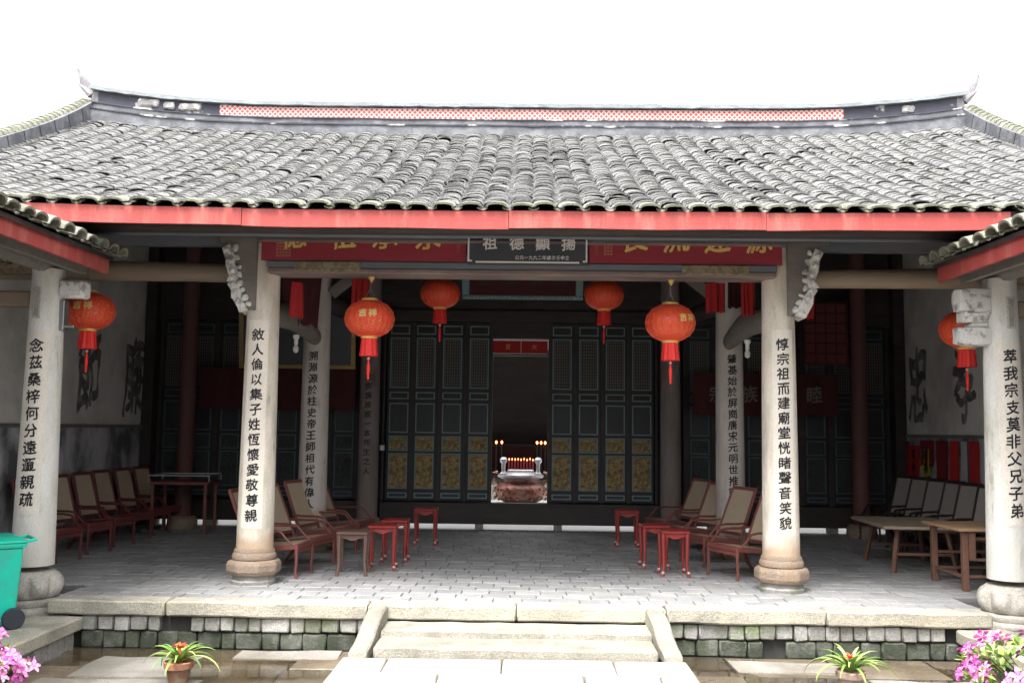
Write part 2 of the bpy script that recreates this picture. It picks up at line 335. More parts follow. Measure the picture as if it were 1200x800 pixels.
# ------------------------------------------------------------------ tiled roofs
def tile_rows(S, s0, s1, pitch, tmax, low=.098, caps=None, lows=None, eave=None, seed=1, wid=.186, hgt=.040, skip=None):
    """S(s, t) -> surface point. caps run up the slope; the first courses go to 'eave'"""
    rnd = random.Random(seed); n = int(round((s1-s0)/pitch)); pitch = (s1-s0)/n; K = 6
    def frame(s, t):
        p = S(s, t); a = (S(s+.02, t)-S(s-.02, t)).normalized(); b = (S(s, t+.02)-S(s, t-.02)).normalized(); return p, a, b, a.cross(b).normalized()
    for i in range(n+1):
        s = s0+i*pitch; t = -.03; k = 0; wob = rnd.uniform(-.012, .012)
        while t < tmax(s):
            L = low*rnd.uniform(.82, 1.18)
            if not (skip and skip(s, t)):
                p, a, b, nn = frame(s, t)
                if nn.z < 0: nn = -nn
                j = rnd.gauss(0, .006)+wob+.01*math.sin(t*2.3+i); tw = rnd.gauss(0, .05); lift = .010+abs(rnd.gauss(0, .005)); h = hgt*rnd.uniform(.88, 1.12)
                if rnd.random() < .03: j += rnd.choice((-.03, .03)); tw += rnd.choice((-.15, .15)); lift += .014
                wd = wid*rnd.uniform(.94, 1.05); base = .004+(.012 if k == 0 else 0); th = .010 if k else .020
                vs = []
                t_0 = -.035 if k == 0 else 0
                for (tt, dz, th_) in ((t_0, lift, 0), (L*1.35, 0, 0), (t_0, lift, th)):
                    for q in range(K+1):
                        an = PI*q/K; x = -math.cos(an)*(wd/2-th_*.9); z = math.sin(an)**.8*(h-th_)
                        vs.append(p+a*(x+j+tt*tw)+b*tt+nn*(z+dz+base))
                fs = []
                for q in range(K):
                    fs.append((q, q+1, K+1+q+1, K+1+q)); fs.append((2*(K+1)+q, 2*(K+1)+q+1, q+1, q))
                    fs.append((2*(K+1)+q+1, 2*(K+1)+q, K+1+q, K+1+q+1))
                (eave if k < 1 else caps).add(vs, fs)
                # trough course beside it
                sl = s+pitch/2; p, a, b, nn = frame(sl, t)
                if nn.z < 0: nn = -nn
                ww = pitch*.42; vs = []
                for tt, dz in ((0, .010 if k else .014), (L*1.3, 0)):
                    for q in range(5):
                        x = -ww/2+ww*q/4; z = (.016 if k == 0 else .035)*(2*q/4-1)**2
                        vs.append(p+a*x+b*tt+nn*(z+dz-.004))
                if k == 0:
                    for q in range(5): vs.append(vs[q]-nn*.014-b*.006)
                    fs = [(q, q+1, 5+q+1, 5+q) for q in range(4)]+[(10+q, 10+q+1, q+1, q) for q in range(4)]; eave.add(vs, fs)
                else:
                    for q in range(5): vs.append(vs[q]-nn*.012)
                    lows.add(vs, [(q, q+1, 5+q+1, 5+q) for q in range(4)]+[(10+q, 10+q+1, q+1, q) for q in range(4)])
            t += L; k += 1

# ================================================================== GROUND
def ground():
    # far sheet
    b = MB(); b.box(-400, 400, -400, 400, -.62, -.60); struct(b.build('ground', 'earth'))
    # courtyard paving: irregular big wet slabs
    b = MB(); rnd = random.Random(3); y = -1.12; 
    b.box(-3.80, 3.80, -12, -1.0, -.5, -.405)
    fl = b.build('courtyard_bed', 'mortar'); struct(fl)
    b = MB(); 
    while y > -11:
        d = rnd.uniform(.55, .8); x = -3.8
        while x < 3.8:
            wx = rnd.uniform(.8, 1.5); x1 = min(x+wx, 3.8)
            if 3.8-x1 < .3: x1 = 3.8
            dz = rnd.uniform(-.008, .008)
            b.box(x+.006, x1-.006, y-d+.006, y-.006, -.43, -.385+dz, rot=(rnd.uniform(-.004, .004), rnd.uniform(-.004, .004), 0)); x = x1
        y -= d
    struct(b.build('courtyard_paving', 'court', bevel=.008))
    # shallow rainwater standing on the paving
    m = bpy.data.materials.new('rainwater'); m.use_nodes = True; bs = m.node_tree.nodes['Principled BSDF']
    bs.inputs['Base Color'].default_value = (.80, .76, .66, 1); bs.inputs['Roughness'].default_value = .04; bs.inputs['IOR'].default_value = 1.33; bs.inputs['Transmission Weight'].default_value = 1
    M['rainwater'] = m
    b = MB(); b.box(-3.72, 3.72, -11.5, -1.10, -.6, -.384); b.v = [(x, y, z if z > -.5 else -.40) for x, y, z in b.v]
    # keep the dry slab at the left out of the water: three sheets round it
    b = MB()
    def sheet(x0, x1, y0, y1): b.add([(x0, y0, -.3815), (x1, y0, -.3815), (x1, y1, -.3815), (x0, y1, -.3815)], [(0, 1, 2, 3)])
    sheet(-3.72, 3.72, -11.5, -1.10)
    o = b.build('rainwater', 'rainwater'); struct(o)
    # slightly raised paler slabs that stand clear of the water
    b = MB()
    for (x0, x1, y0, y1, h) in ((-3.35, -2.55, -2.05, -1.42, -.368), (-3.5, -2.3, -2.75, -2.12, -.370), (1.75, 2.6, -1.62, -1.28, -.372), (-2.3, -1.45, -1.42, -1.16, -.372), (2.7, 3.5, -2.3, -1.8, -.374)):
        b.box(x0, x1, y0, y1, -.42, h)
    for k, o in enumerate([b.build('raised_slabs', 'court2' if 'court2' in M else 'court')]): rough(o, .018, 3, 2, 4); struct(o)
mat('court2', (.33, .31, .285), .6, .25, 3, (.20, .18, .14), 2.2, .7, .5, .1, .4, 30, rvar=.3, speck=.28)
ground()

def hall_floor():
    rnd = random.Random(5); b = MB(); p = .25; g = .004
    b.box(-5.75, 5.75, -.36, 5.02, -.14, -.018); b.box(-4.02, 4.02, -.85, -.36, -.14, -.018); struct(b.build('floor_bed', 'floor_gap'))
    b = MB(); y = -.84; r = 0
    while y < 5.0:
        d = .205; x = -5.75-(p/2 if r % 2 else 0)+rnd.uniform(-.02, .02)
        while x < 5.75:
            wx = p*rnd.uniform(.94, 1.06)
            lim = 4.03 if y < -.40 else 5.75; x0, x1 = max(x, -lim), min(x+wx, lim)
            if x1-x0 > .04:
                z = rnd.uniform(-.003, .003)
                b.box(x0+g, x1-g, y+g, y+d-g, -.03, z, rot=(rnd.uniform(-.008, .008), rnd.uniform(-.008, .008), 0))
            x += wx
        y += d; r += 1
    struct(b.build('hall_floor', 'brick_floor', bevel=.006))
hall_floor()

def retaining():
    # long granite kerb slabs
    root = thing('stone_kerb', 'long cream granite kerb edging the front of the hall floor above the courtyard', 'kerb', (0, -1, 0))
    xs = [-4.02, -2.05 - .95, -1.27, .0, 1.27, 2.62, 4.02]; rnd = random.Random(9)
    for i in range(len(xs)-1):
        b = MB(); b.box(xs[i]+.005, xs[i+1]-.005, -1.07+rnd.uniform(-.008, .008)+1, -.845+1, -.12, .004+rnd.uniform(-.003, .003))
        o = b.build('kerb_slab', 'stone_kerb', root, bevel=.014, smooth=True); rough(o, .012, 3.2, 4, i)
    # two courses of square blocks under it
    wall = thing('retaining_wall', 'low wall of two courses of small square stone blocks, mossy at the foot, beneath the kerb', 'wall', (0, -1, -.4))
    b = MB(); b.box(-4.0, 4.0, .035, .5, -.05, .277); b.build('wall_core', 'mortar', wall)
    up, lo = MB(), MB(); x = -3.74
    while x < 3.7:
        wx = rnd.uniform(.11, .155); big = rnd.random() < .06
        if big: wx = .25
        if not -1.2 < x < 1.1 and rnd.random() > .02:
            dz = rnd.uniform(-.006, .006)
            up.box(x+.004, x+wx-.004, -.035+rnd.uniform(-.012, .012), .1, .150+dz, .271, rot=(0, rnd.uniform(-.03, .03), rnd.uniform(-.04, .04)))
        x += wx
    x = -3.74
    while x < 3.7:
        wx = rnd.uniform(.12, .26)
        if not -1.2 < x < 1.1 and not (2.0 < x < 2.2):
            lo.box(x+.004, x+wx-.004, -.02+rnd.uniform(-.01, .012), .1, .0, .140+rnd.uniform(-.006, .004), rot=(0, rnd.uniform(-.02, .02), rnd.uniform(-.04, .04)))
        x += wx
    o = up.build('upper_course', 'stone_block', wall, bevel=.012, smooth=True); rough(o, .008, 14, 1)
    o = lo.build('lower_course', 'stone_mossy', wall, bevel=.012, smooth=True); rough(o, .008, 14, 1)
    # steps with cheek stones
    st = thing('stone_steps', 'worn cream stone steps with curved cheek stones rising from the walkway to the hall', 'steps', (0, -1.8, -.26))
    for (z0, z1, y0, y1) in ((.0, .072, .035, .42), (.0, .130, .385, .738)):
        b = MB(); b.box(-1.105, 1.105, y0, y1, z0-.05, z1); o = b.build('step', 'stone_step', st, bevel=.016, smooth=True); rough(o, .012, 4, 4, z1*50)
    for s in (-1, 1):
        prof = [(-.02, -.03), (-.02, .04), (.06, .062), (.18, .085), (.32, .14), (.44, .205), (.56, .245), (.735, .262), (.735, -.03)]
        b = MB(); n = len(prof); x0, x1 = s*1.11, s*1.255
        f = lambda x, y: x+s*(.055*(1-min(max(y/.7, 0), 1))-.02)
        vs = [(f(x0, y), y, z) for y, z in prof]+[(f(x1, y), y, z) for y, z in prof]
        fs = [(i, (i+1) % n, n+(i+1) % n, n+i) for i in range(n)]+[tuple(reversed(range(n))), tuple(range(n, 2*n))]
        if s > 0: fs = [tuple(reversed(q)) for q in fs]
        b.add(vs, fs); o = b.build('cheek_stone', 'stone_step', st, bevel=.014, smooth=True); rough(o, .007, 6, 1, s)
    # raised walkway across the courtyard
    b = MB(); y = -1.80; r = 0
    while y > -11:
        d = [.42, .55, .5, .6][r % 4]; cuts = [[-1.34, -.98, -.1, .75, 1.32], [-1.34, -.55, .5, 1.05, 1.32], [-1.34, -.9, .1, .8, 1.32], [-1.34, -.3, .6, 1.32]][r % 4]
        for i in range(len(cuts)-1):
            b.box(cuts[i]+.004, cuts[i+1]-.004, y-d+.004, y-.004, -.40, -.26+rnd.uniform(-.004, .004), rot=(rnd.uniform(-.004, .004), rnd.uniform(-.004, .004), 0))
        y -= d; r += 1
    o = b.build('walkway', 'stone_walk', bevel=.012, smooth=True); struct(o)
retaining()

def wing_floor(s):
    b = MB(); x0, x1 = sorted((s*3.9, s*6.6))
    b.box(x0, x1, -12, -.362, -.5, -.145); struct(b.build('wing_floor', 'brick_floor'))
    side = 'left' if s < 0 else 'right'
    root = thing('edging_ledge', f'weathered stone slabs on mossy blocks edging the {side} side of the courtyard', 'ledge', (s*3.85, -3, -.4))
    rnd = random.Random(11+s); y = 1.95; i = 0
    while y > -8:
        d = rnd.uniform(1.3, 1.9); b = MB(); a0, a1 = sorted((s*(3.70)-s*3.85, s*4.12-s*3.85))
        b.box(a0, a1, y-d+.006, y-.006, .155, .272); o = b.build('ledge_slab', 'stone_kerb', root, bevel=.015, smooth=True); rough(o, .014, 3.5, 4, i+s); y -= d; i += 1
    b = MB(); y = 1.9
    while y > -8:
        d = rnd.uniform(.14, .30)
        if True:
            a0, a1 = sorted((-s*.10+rnd.uniform(-.012, .012), s*.1)); b.box(a0, a1, y-d+.005, y-.005, 0, .148, rot=(rnd.uniform(-.03, .03), 0, rnd.uniform(-.04, .04)))
        y -= d
    o = b.build('block_course', 'stone_mossy' if s > 0 else 'stone_block', root, bevel=.012, smooth=True); rough(o, .008, 14, 1)
    b = MB(); a0, a1 = sorted((-s*.03, s*.2)); b.box(a0, a1, -8, 1.9, -.05, .15); b.build('ledge_core', 'mortar', root)
    # corner pieces between ledge and kerb
    b = MB(); a0, a1 = sorted((s*.02, s*.72)); b.box(a0, a1, 1.955, 2.62, .02, .262); o = b.build('corner_slab', 'stone_kerb', root, bevel=.015, smooth=True); rough(o, .012, 4, 3, 5)
for s in (-1, 1): wing_floor(s)

# ================================================================== THE HALL
RY, EY, EZ = 3.5, -1.45, 3.34
def up_turn(x): return .055*(min(abs(x), 6.2)/4)**3*.55
def roof_z(x, y):
    t = (y-EY)/(RY-EY); return EZ+2.22*(.84*t+.16*t*t)+up_turn(x)+.08*(abs(x)/6.1)**6*max(t, 0)
hall = thing('ancestral_hall', 'old tile roofed ancestral hall with open front, inscribed stone columns and red eaves board', 'building', (0, 0, 0))

def hall_roof():
    Ls = math.hypot(RY-EY, 2.22)
    def S(x, t): y = EY+t/Ls*(RY-EY); return Vector((x, y, roof_z(x, y)))
    deck = MB(); nx = 24; ny = 8; vs = []; fs = []
    def grid(y0, y1, zf, off, th):
        vs = []; fs = []
        for j in range(ny+1):
            for i in range(nx+1):
                x = -6.05+12.1*i/nx; y = y0+(y1-y0)*j/ny; vs.append((x, y, zf(x, y)-off)); vs.append((x, y, zf(x, y)-off-th))
        k = lambda i, j, b: ((j*(nx+1)+i)*2+b)
        for j in range(ny):
            for i in range(nx):
                fs.append((k(i, j, 0), k(i+1, j, 0), k(i+1, j+1, 0), k(i, j+1, 0))); fs.append((k(i, j, 1), k(i, j+1, 1), k(i+1, j+1, 1), k(i+1, j, 1)))
        for i in range(nx): fs.append((k(i, 0, 1), k(i+1, 0, 1), k(i+1, 0, 0), k(i, 0, 0))); fs.append((k(i, ny, 0), k(i+1, ny, 0), k(i+1, ny, 1), k(i, ny, 1)))
        for j in range(ny): fs.append((k(0, j, 0), k(0, j+1, 0), k(0, j+1, 1), k(0, j, 1))); fs.append((k(nx, j, 1), k(nx, j+1, 1), k(nx, j+1, 0), k(nx, j, 0)))
        return vs, fs
    deck.add(*grid(EY+.02, RY, roof_z, .012, .045))
    back = lambda x, y: roof_z(x, 2*RY-y)
    deck.add(*grid(RY, 5.62, back, .012, .045))
    dk = deck.build('roof', 'wood_dark', hall)
    caps, lows, eave = MB(), MB(), MB()
    tile_rows(S, -6.0, 6.0, .2143, lambda s: Ls-.12, caps=caps, lows=lows, eave=eave, seed=4)
    Lb = (5.62-RY)*Ls/(RY-EY)
    bcaps = MB()
    def SB(x, t): y = 5.62-t/Lb*(5.62-RY); return Vector((x, y, back(x, y)))
    tile_rows(SB, -6.0, 6.0, .2143, lambda s: Lb-.12, low=.2, caps=bcaps, lows=bcaps, eave=bcaps, seed=5)
    bcaps.build('back_slope_tiles', 'tile', dk, smooth=True)
    caps.build('cap_tiles', 'tile', dk, smooth=True); lows.build('trough_tiles', 'tile_low', dk); eave.build('eave_tiles', 'tile_eave', dk, smooth=True)
    # ridge
    def rz(x): return .015*(abs(x)/4.2)**2+.19*max(0, (abs(x)-3.2)/2.8)**2.2
    def strip(x0, x1, y0, y1, z0, z1, step=.25):
        n = max(1, int((x1-x0)/step)); vs = []; fs = []
        for i in range(n+1):
            x = x0+(x1-x0)*i/n; h = rz(x); vs += [(x, y0, z0+h), (x, y1, z0+h), (x, y1, z1+h), (x, y0, z1+h)]
        for i in range(n):
            for k in range(4): fs.append((i*4+k, i*4+(k+1) % 4, i*4+4+(k+1) % 4, i*4+4+k))
        fs += [(3, 2, 1, 0), (n*4, n*4+1, n*4+2, n*4+3)]
        return vs, fs
    b = MB(); b.add(*strip(-5.95, 5.95, RY-.26, RY+.26, 5.40, 5.60)); b.add(*strip(-5.95, 5.95, RY-.20, RY+.20, 5.601, 5.70))
    rd = b.build('ridge', 'ridge_grey', dk)
    b2 = MB(); b2.add(*strip(-5.96, 5.96, RY-.275, RY+.275, 5.585, 5.604)); b2.add(*strip(-5.96, 5.96, RY-.215, RY+.215, 5.688, 5.704)); o = b2.build('ridge_moulding', 'ridge_dark', dk); rough(o, .01, 9, 0); rough(rd, .012, 5, 0)
    b = MB(); b.add(*strip(-5.9, 5.9, RY-.13, RY+.13, 5.699, 5.885)); o = b.build('ridge_panel_wall', 'ridge_dark', dk)
    b = MB(); b.add(*strip(-4.2, 4.35, RY-.142, RY+.142, 5.725, 5.865)); b.build('lattice_band', 'ridge_lattice', dk)
    b = MB(); b.add(*strip(-6.0, 6.0, RY-.19, RY+.19, 5.884, 5.925, .12)); b.add(*strip(-6.02, 6.02, RY-.11, RY+.11, 5.925, 5.965, .12)); o = b.build('ridge_coping', 'ridge_light', dk); rough(o, .012, 8, 0)
    # plaster relief patches
    for x0, x1 in ((-5.35, -5.05), (-4.98, -4.83), (-4.78, -4.45), (5.15, 5.32)):
        b = MB(); b.box(x0, x1, RY-.165, RY-.10, 5.74+rz(x0), 5.85+rz(x0)); o = b.build('relief_patch', 'relief_grey', dk, bevel=.02, smooth=True); rough(o, .02, 12, 2, x0)
    # swept horns
    for s in (-1, 1):
        b = MB(); pts = []; rs = []
        for i in range(11):
            t = i/10; pts.append((s*(5.75+.55*t-.07*max(0, t-.6)), RY, 5.86+rz(5.6)+.05*t+.38*t**2.6)); rs.append(.10*(1-t)**.7+.012)
        b.sweep(pts, rs, 8, 1.25); b.box(*sorted((s*5.78, s*6.0)), RY-.12, RY+.12, 5.55, 6.08); o = b.build('ridge_horn', 'horn_plaster', dk, smooth=True); rough(o, .012, 9, 1)
        b = MB(); b.sweep([(s*6.02, RY-.1, 6.03), (s*6.10, RY-.12, 6.12), (s*6.20, RY-.08, 6.2)], [.05, .04, .012], 6); 
        b.build('horn_scroll', 'horn_plaster', dk, smooth=True)
        # verge: raised mossy coping down the gable edge
        b = MB(); c2 = MB(); m = MB(); pts = []
        for i in range(15):
            y = EY-.02+(RY-.1-EY)*i/14; pts.append((s*6.06, y, roof_z(6.06, y)+.06+.10*(i/14)**6))
        for i in range(14): b.bar(pts[i], Vector(pts[i+1])+(Vector(pts[i+1])-Vector(pts[i]))*.04, .24, .20); 
        n = 46
        for i in range(n):
            t = i/n; k = t*14; a = int(k); p = Vector(pts[a]).lerp(Vector(pts[min(a+1, 14)]), k-a); q = p+Vector((0, .13, .065))
            m.sweep([p+Vector((0, 0, .12)), q+Vector((0, 0, .105))], [.085, .075], 8, .7)
        b.build('verge', 'ridge_grey', dk); o = m.build('verge_coping', 'moss', dk, smooth=True); rough(o, .01, 12, 0)
        # gable wall
        xs = (s*5.78, s*6.02); py = [-1.0, 0, 1, 2, 3, 3.5, 4, 5, 5.56]
        low = lambda y: roof_z(6, y if y <= RY else 2*RY-y)-.06
        n = len(py); vs = []
        for x in xs:
            vs += [(x, y, low(y)) for y in py]+[(x, y, 1.47) for y in reversed(py)]
        N2 = 2*n; fs = [(i, (i+1) % N2, N2+(i+1) % N2, N2+i) for i in range(N2)]+[tuple(range(N2)), tuple(reversed(range(N2, 2*N2)))]
        b = MB(); b.add(vs, fs); w = b.build('side_wall', 'plaster', hall)
        b = MB(); b.box(*sorted((s*5.765, s*6.03)), -1.0, 5.56, -.5, 1.468); b.build('wainscot', 'plaster_low', w)
        b = MB(); b.box(*sorted((s*5.74, s*5.80)), -.99, 5.2, 1.455, 1.50); b.build('wall_moulding', 'wood_grey', w)
    # rafters
    b = MB()
    for i in range(3): 
        y0, y1 = EY+.16+i*1.6, EY+.16+(i+1)*1.6; b.bar((0, y0, roof_z(0, y0)-.105), (0, y1, roof_z(0, y1)-.105), .07, .075)
    r0 = b.build('rafter', 'wood_dark', hall)
    for i in range(44):
        x = -5.7+11.4*i/43; o = r0 if i == 0 else r0.copy()
        if i: C.objects.link(o)
        o.location = (x, 0, up_turn(x))
    for y in (-.9, 1.25, 2.48, 3.6):
        b = MB(); z = roof_z(0, min(y, 2*RY-y))-.24; b.sweep([(-5.75, y, z), (5.75, y, z)], .085, 10); b.build('purlin', 'wood_dark', hall, smooth=True)
hall_roof()

def fascia():
    # red eaves board, nailed up in four lengths, following the slight upturn
    cuts = [-4.22, -2.35, -.10, 2.05, 4.08]
    for c in range(4):
        n = 10; vs = []; fs = []; dz = (.0, -.004, .003, -.002)[c]; dy = (0, .004, -.002, .003)[c]
        for i in range(n+1):
            x = cuts[c]+.0025+(cuts[c+1]-cuts[c]-.005)*i/n; q = noise.noise(Vector((x*1.3, 0, 0)))
            z0 = 3.175+up_turn(x)+q*.010+dz; z1 = 3.322+up_turn(x)+dz; y = -1.462+dy+noise.noise(Vector((x*.9, 5, 0)))*.010
            xa = x+(.10 if c == 0 and i == 0 else 0)
            vs += [(xa, y-.016, z0), (xa, y+.016, z0), (x, y+.016, z1), (x, y-.016, z1)]
        for i in range(n):
            for k in range(4): fs.append((i*4+k, i*4+4+k, i*4+4+(k+1) % 4, i*4+(k+1) % 4))
        fs += [(0, 1, 2, 3), (n*4+3, n*4+2, n*4+1, n*4)]
        b = MB(); b.add(vs, fs); b.build('eaves_board', 'fascia_red', hall)
    # plain beam just behind/below it
    b = MB(); b.box(-4.1, 4.1, -.84, -.72, 3.24, 3.33); b.build('eaves_purlin', 'beam_blue', hall)
fascia()

def wrap(cx, cy, r, z0=0, face=-PI/2):
    def fn(u, v, h=0): a = face+u/r(v); q = r(v)+.0035+h; return Vector((cx+math.cos(a)*q, cy+math.sin(a)*q, v))
    return fn
def column(x, y, z0, z1, r0, r1, m, base, text=None, tz=None, size=.13, label=None, seed=0, panel=False, rough_=.006):
    rr = lambda z: r0+(r1-r0)*(z-z0)/(z1-z0)
    b = MB(); n = 14; prof = [(rr(z0+(z1-z0)*i/n)*(1+(.012*math.sin(PI*i/n))), (z0+(z1-z0)*i/n)) for i in range(n+1)]
    b.lathe(prof, 32, (x, y, 0)); c = b.build('column', m, hall, smooth=True)
    if label: c['label'] = label
    if base == 'oct':
        b = MB(); s8 = PI/8
        b.lathe([(.215, 0), (.218, .03), (.20, .045), (.195, .085)], 28, (x, y, 0)); b.build('base_foot', 'stone_block', c, smooth=True)
        b = MB(); b.lathe([(.225, .08), (.245, .095), (.262, .125), (.262, .195), (.245, .215), (.225, .225)], 8, (x, y, 0), start=s8)
        o = b.build('column_base', 'pedestal', c, bevel=.012); rough(o, .005, 12, 1)
        b = MB(); b.lathe([(.19, .223), (.206, .235), (.210, .26), (.202, .285), (.193, .295), (.195, .31), (.180, .335)], 32, (x, y, 0)); b.build('base_ring', 'pedestal', c, smooth=True)
    elif base == 'plain':
        b = MB(); b.lathe([(.20, 0), (.215, .04), (.215, .12), (.20, .16), (.165, .19)], 24, (x, y, 0)); b.build('column_base', 'pedestal', c, smooth=True)
    if text:
        n = len(text); za, zb = tz
        items = [(ch, 0, za-(za-zb)*(i+.5)/n, size) for i, ch in enumerate(text)]
        # the shaft's own bulge
        rb = lambda z: rr(z)*(1+.012*math.sin(PI*min(max((z-z0)/(z1-z0), 0), 1)))
        t = text_mesh(items, wrap(x, y, rb), bold=.021, brush=.028, seed=seed); t.build('inscription', 'ink', c)
        if panel:
            fn = wrap(x, y, lambda z: rb(z)-.0015); g = MB(); K = 8; J = 14; vs = []; fs = []
            for j in range(J+1):
                for i in range(K+1): vs.append(fn(-size*.85+size*1.7*i/K, zb-.05+(za-zb+.12)*j/J))
            for j in range(J):
                for i in range(K): fs.append((j*(K+1)+i, j*(K+1)+i+1, (j+1)*(K+1)+i+1, (j+1)*(K+1)+i))
            g.add(vs, fs); g.build('painted_strip', 'limewash', c, smooth=True)
    return c
mat('limewash', (.76, .705, .635), .85, .12, 6, (.62, .56, .47), 2.4, .6, .58, .12, .4, 55, stretch=(1.8, 1.8, .5), speck=.1)
column(-2.55, 0, .0, 3.30, .178, .150, 'col_front', 'oct', '敘人倫以集子姓恆懷愛敬尊親', (2.46, .58), .122, 'front left column, black inscription ending in 敬尊親', 1, True)
column(2.53, 0, .0, 3.30, .178, .150, 'col_front', 'oct', '惇宗祖而建廟堂恍睹聲音笑貌', (2.42, .58), .122, 'front right column, black inscription beginning above 祖而建廟堂', 2, True)
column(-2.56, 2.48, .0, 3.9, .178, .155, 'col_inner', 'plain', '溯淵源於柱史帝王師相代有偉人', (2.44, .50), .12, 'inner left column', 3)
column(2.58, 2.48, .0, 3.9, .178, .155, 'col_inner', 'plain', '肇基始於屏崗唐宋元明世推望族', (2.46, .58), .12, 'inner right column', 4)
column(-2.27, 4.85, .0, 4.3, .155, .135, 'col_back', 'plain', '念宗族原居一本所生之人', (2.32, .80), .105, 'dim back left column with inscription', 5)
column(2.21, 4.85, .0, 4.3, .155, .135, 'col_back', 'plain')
for x in (-4.9, 4.9): column(x, 4.7, .0, 4.3, .12, .11, 'col_red', 'plain') if 'col_red' in M else None
mat('col_red', (.12, .05, .045), .7, .25, 8)
for x in (-4.95, 4.95): column(x, 4.7, .0, 4.3, .12, .11, 'col_red', 'plain')

def beams():
    # front architrave: upper member, lower member, board between them is hung separately
    b = MB(); b.box(-2.56, 2.56, -.25, -.16, 3.315, 3.40); b.build('architrave', 'beam_blue', hall, bevel=.01)
    b = MB(); b.box(-2.56, 2.56, -.255, -.165, 3.288, 3.312); b.build('architrave_trim', 'beam_mauve', hall)
    b = MB(); b.box(-2.47, 2.47, -.23, .09, 3.035, 3.107); b.build('tie_beam', 'beam_blue', hall, bevel=.012)
    b = MB(); b.box(-2.46, 2.46, -.238, .098, 2.985, 3.033); o = b.build('tie_beam_trim', 'beam_mauve', hall, bevel=.008)
    for s in (-1, 1):
        for k in range(2):
            b = MB(); x0 = s*(1.62+k*.02); 
            b.box(*sorted((s*1.55, s*2.2)), -.245, -.22, 3.0, 3.10); 
        o = b.build('carved_cartouche', 'wood_carved', hall, bevel=.01)
    for s in (-1, 1):
        b = MB(); pts = [(s*(2.66+3.1*i/10), 0, 3.0+.025*math.sin(PI*i/10)) for i in range(11)]; b.sweep(pts, [.085+.015*math.sin(PI*i/10) for i in range(11)], 14); o = b.build('side_bay_beam', 'wood_brown', hall, smooth=True); rough(o, .006, 4)
        b = MB(); b.box(*sorted((s*2.7, s*5.77)), -.06, .06, 3.28, 3.40); b.build('side_bay_upper_beam', 'beam_blue', hall)
        # moon beam from front to inner column
        b = MB(); xc = s*2.55; pts = [(xc, .14+2.2*i/12, 2.60+.11*math.sin(PI*i/12)) for i in range(13)]; b.sweep(pts, [.075+.035*math.sin(PI*i/12) for i in range(13)], 12, 1.35); b.build('moon_beam', 'wood_grey', hall, smooth=True)
        b = MB(); b.sweep([(xc, .1, 3.25), (xc, 2.4, 3.5)], .08, 10); b.build('upper_tie', 'wood_dark', hall, smooth=True)
        # inner to back column
        b = MB(); b.sweep([(xc*.99, 2.6, 3.1), (s*2.3, 4.8, 3.1)], .1, 10, 1.3); b.build('back_tie', 'wood_dark', hall, smooth=True)
        # bracket on the outer face of the front column
        out = [(-.02, 3.36), (.36, 3.36), (.36, 3.29), (.27, 3.27), (.26, 3.12), (.22, 2.98), (.225, 2.86), (.17, 2.74), (.12, 2.66), (-.02, 2.62)]
        n = len(out); vs = [(s*(2.60+x), yy, z) for yy in (-.17, .03) for x, z in out]
        fs = [(i, (i+1) % n, n+(i+1) % n, n+i) for i in range(n)]+[tuple(reversed(range(n))), tuple(range(n, 2*n))]
        b = MB(); b.add(vs, fs); br = b.build('bracket', 'wood_grey', hall, bevel=.01)
        rnd = random.Random(20+s); b = MB(); pr_ = [(.305, 3.25), (.265, 3.16), (.25, 3.06), (.225, 2.97), (.25, 2.90), (.20, 2.82), (.19, 2.75), (.145, 2.68), (.12, 2.62)]
        for i in range(len(pr_)-1):
            (x0, z0), (x1, z1) = pr_[i], pr_[i+1]; b.bar((s*(2.575+x0), -.10, z0), (s*(2.575+x1), -.10, z1-.01), .22, .085+rnd.uniform(-.01, .02), up=(1, 0, 0))
            b.lathe([(0, -.035), (.028, -.025), (.038, 0), (.028, .028), (0, .036)], 8, (s*(2.575+(x0+x1)/2), -.20, (z0+z1)/2))
            b.lathe([(0, -.03), (.024, -.02), (.03, 0), (.02, .024), (0, .03)], 8, (s*(2.575+(x0+x1)/2-.06), -.185, (z0+z1)/2+.03))
        o = b.build('bracket_carving', 'relief_white', br); rough(o, .022, 15, 2, 3)
        b = MB(); b.box(*sorted((s*2.50, s*3.02)), -.10, .10, 3.345, 3.375); b.build('bracket_cap', 'wood_grey', br)
        # diagonal strut above the lantern
        b = MB(); b.bar((s*2.38, 2.4, 3.15), (s*1.9, 2.42, 3.55), .09, .12); b.build('corner_strut', 'wood_grey', hall)
mat('wood_carved', (.16, .12, .08), .7, .5, 24, (.32, .27, .17), 18, .8, bump=.9, bscale=30)
beams()

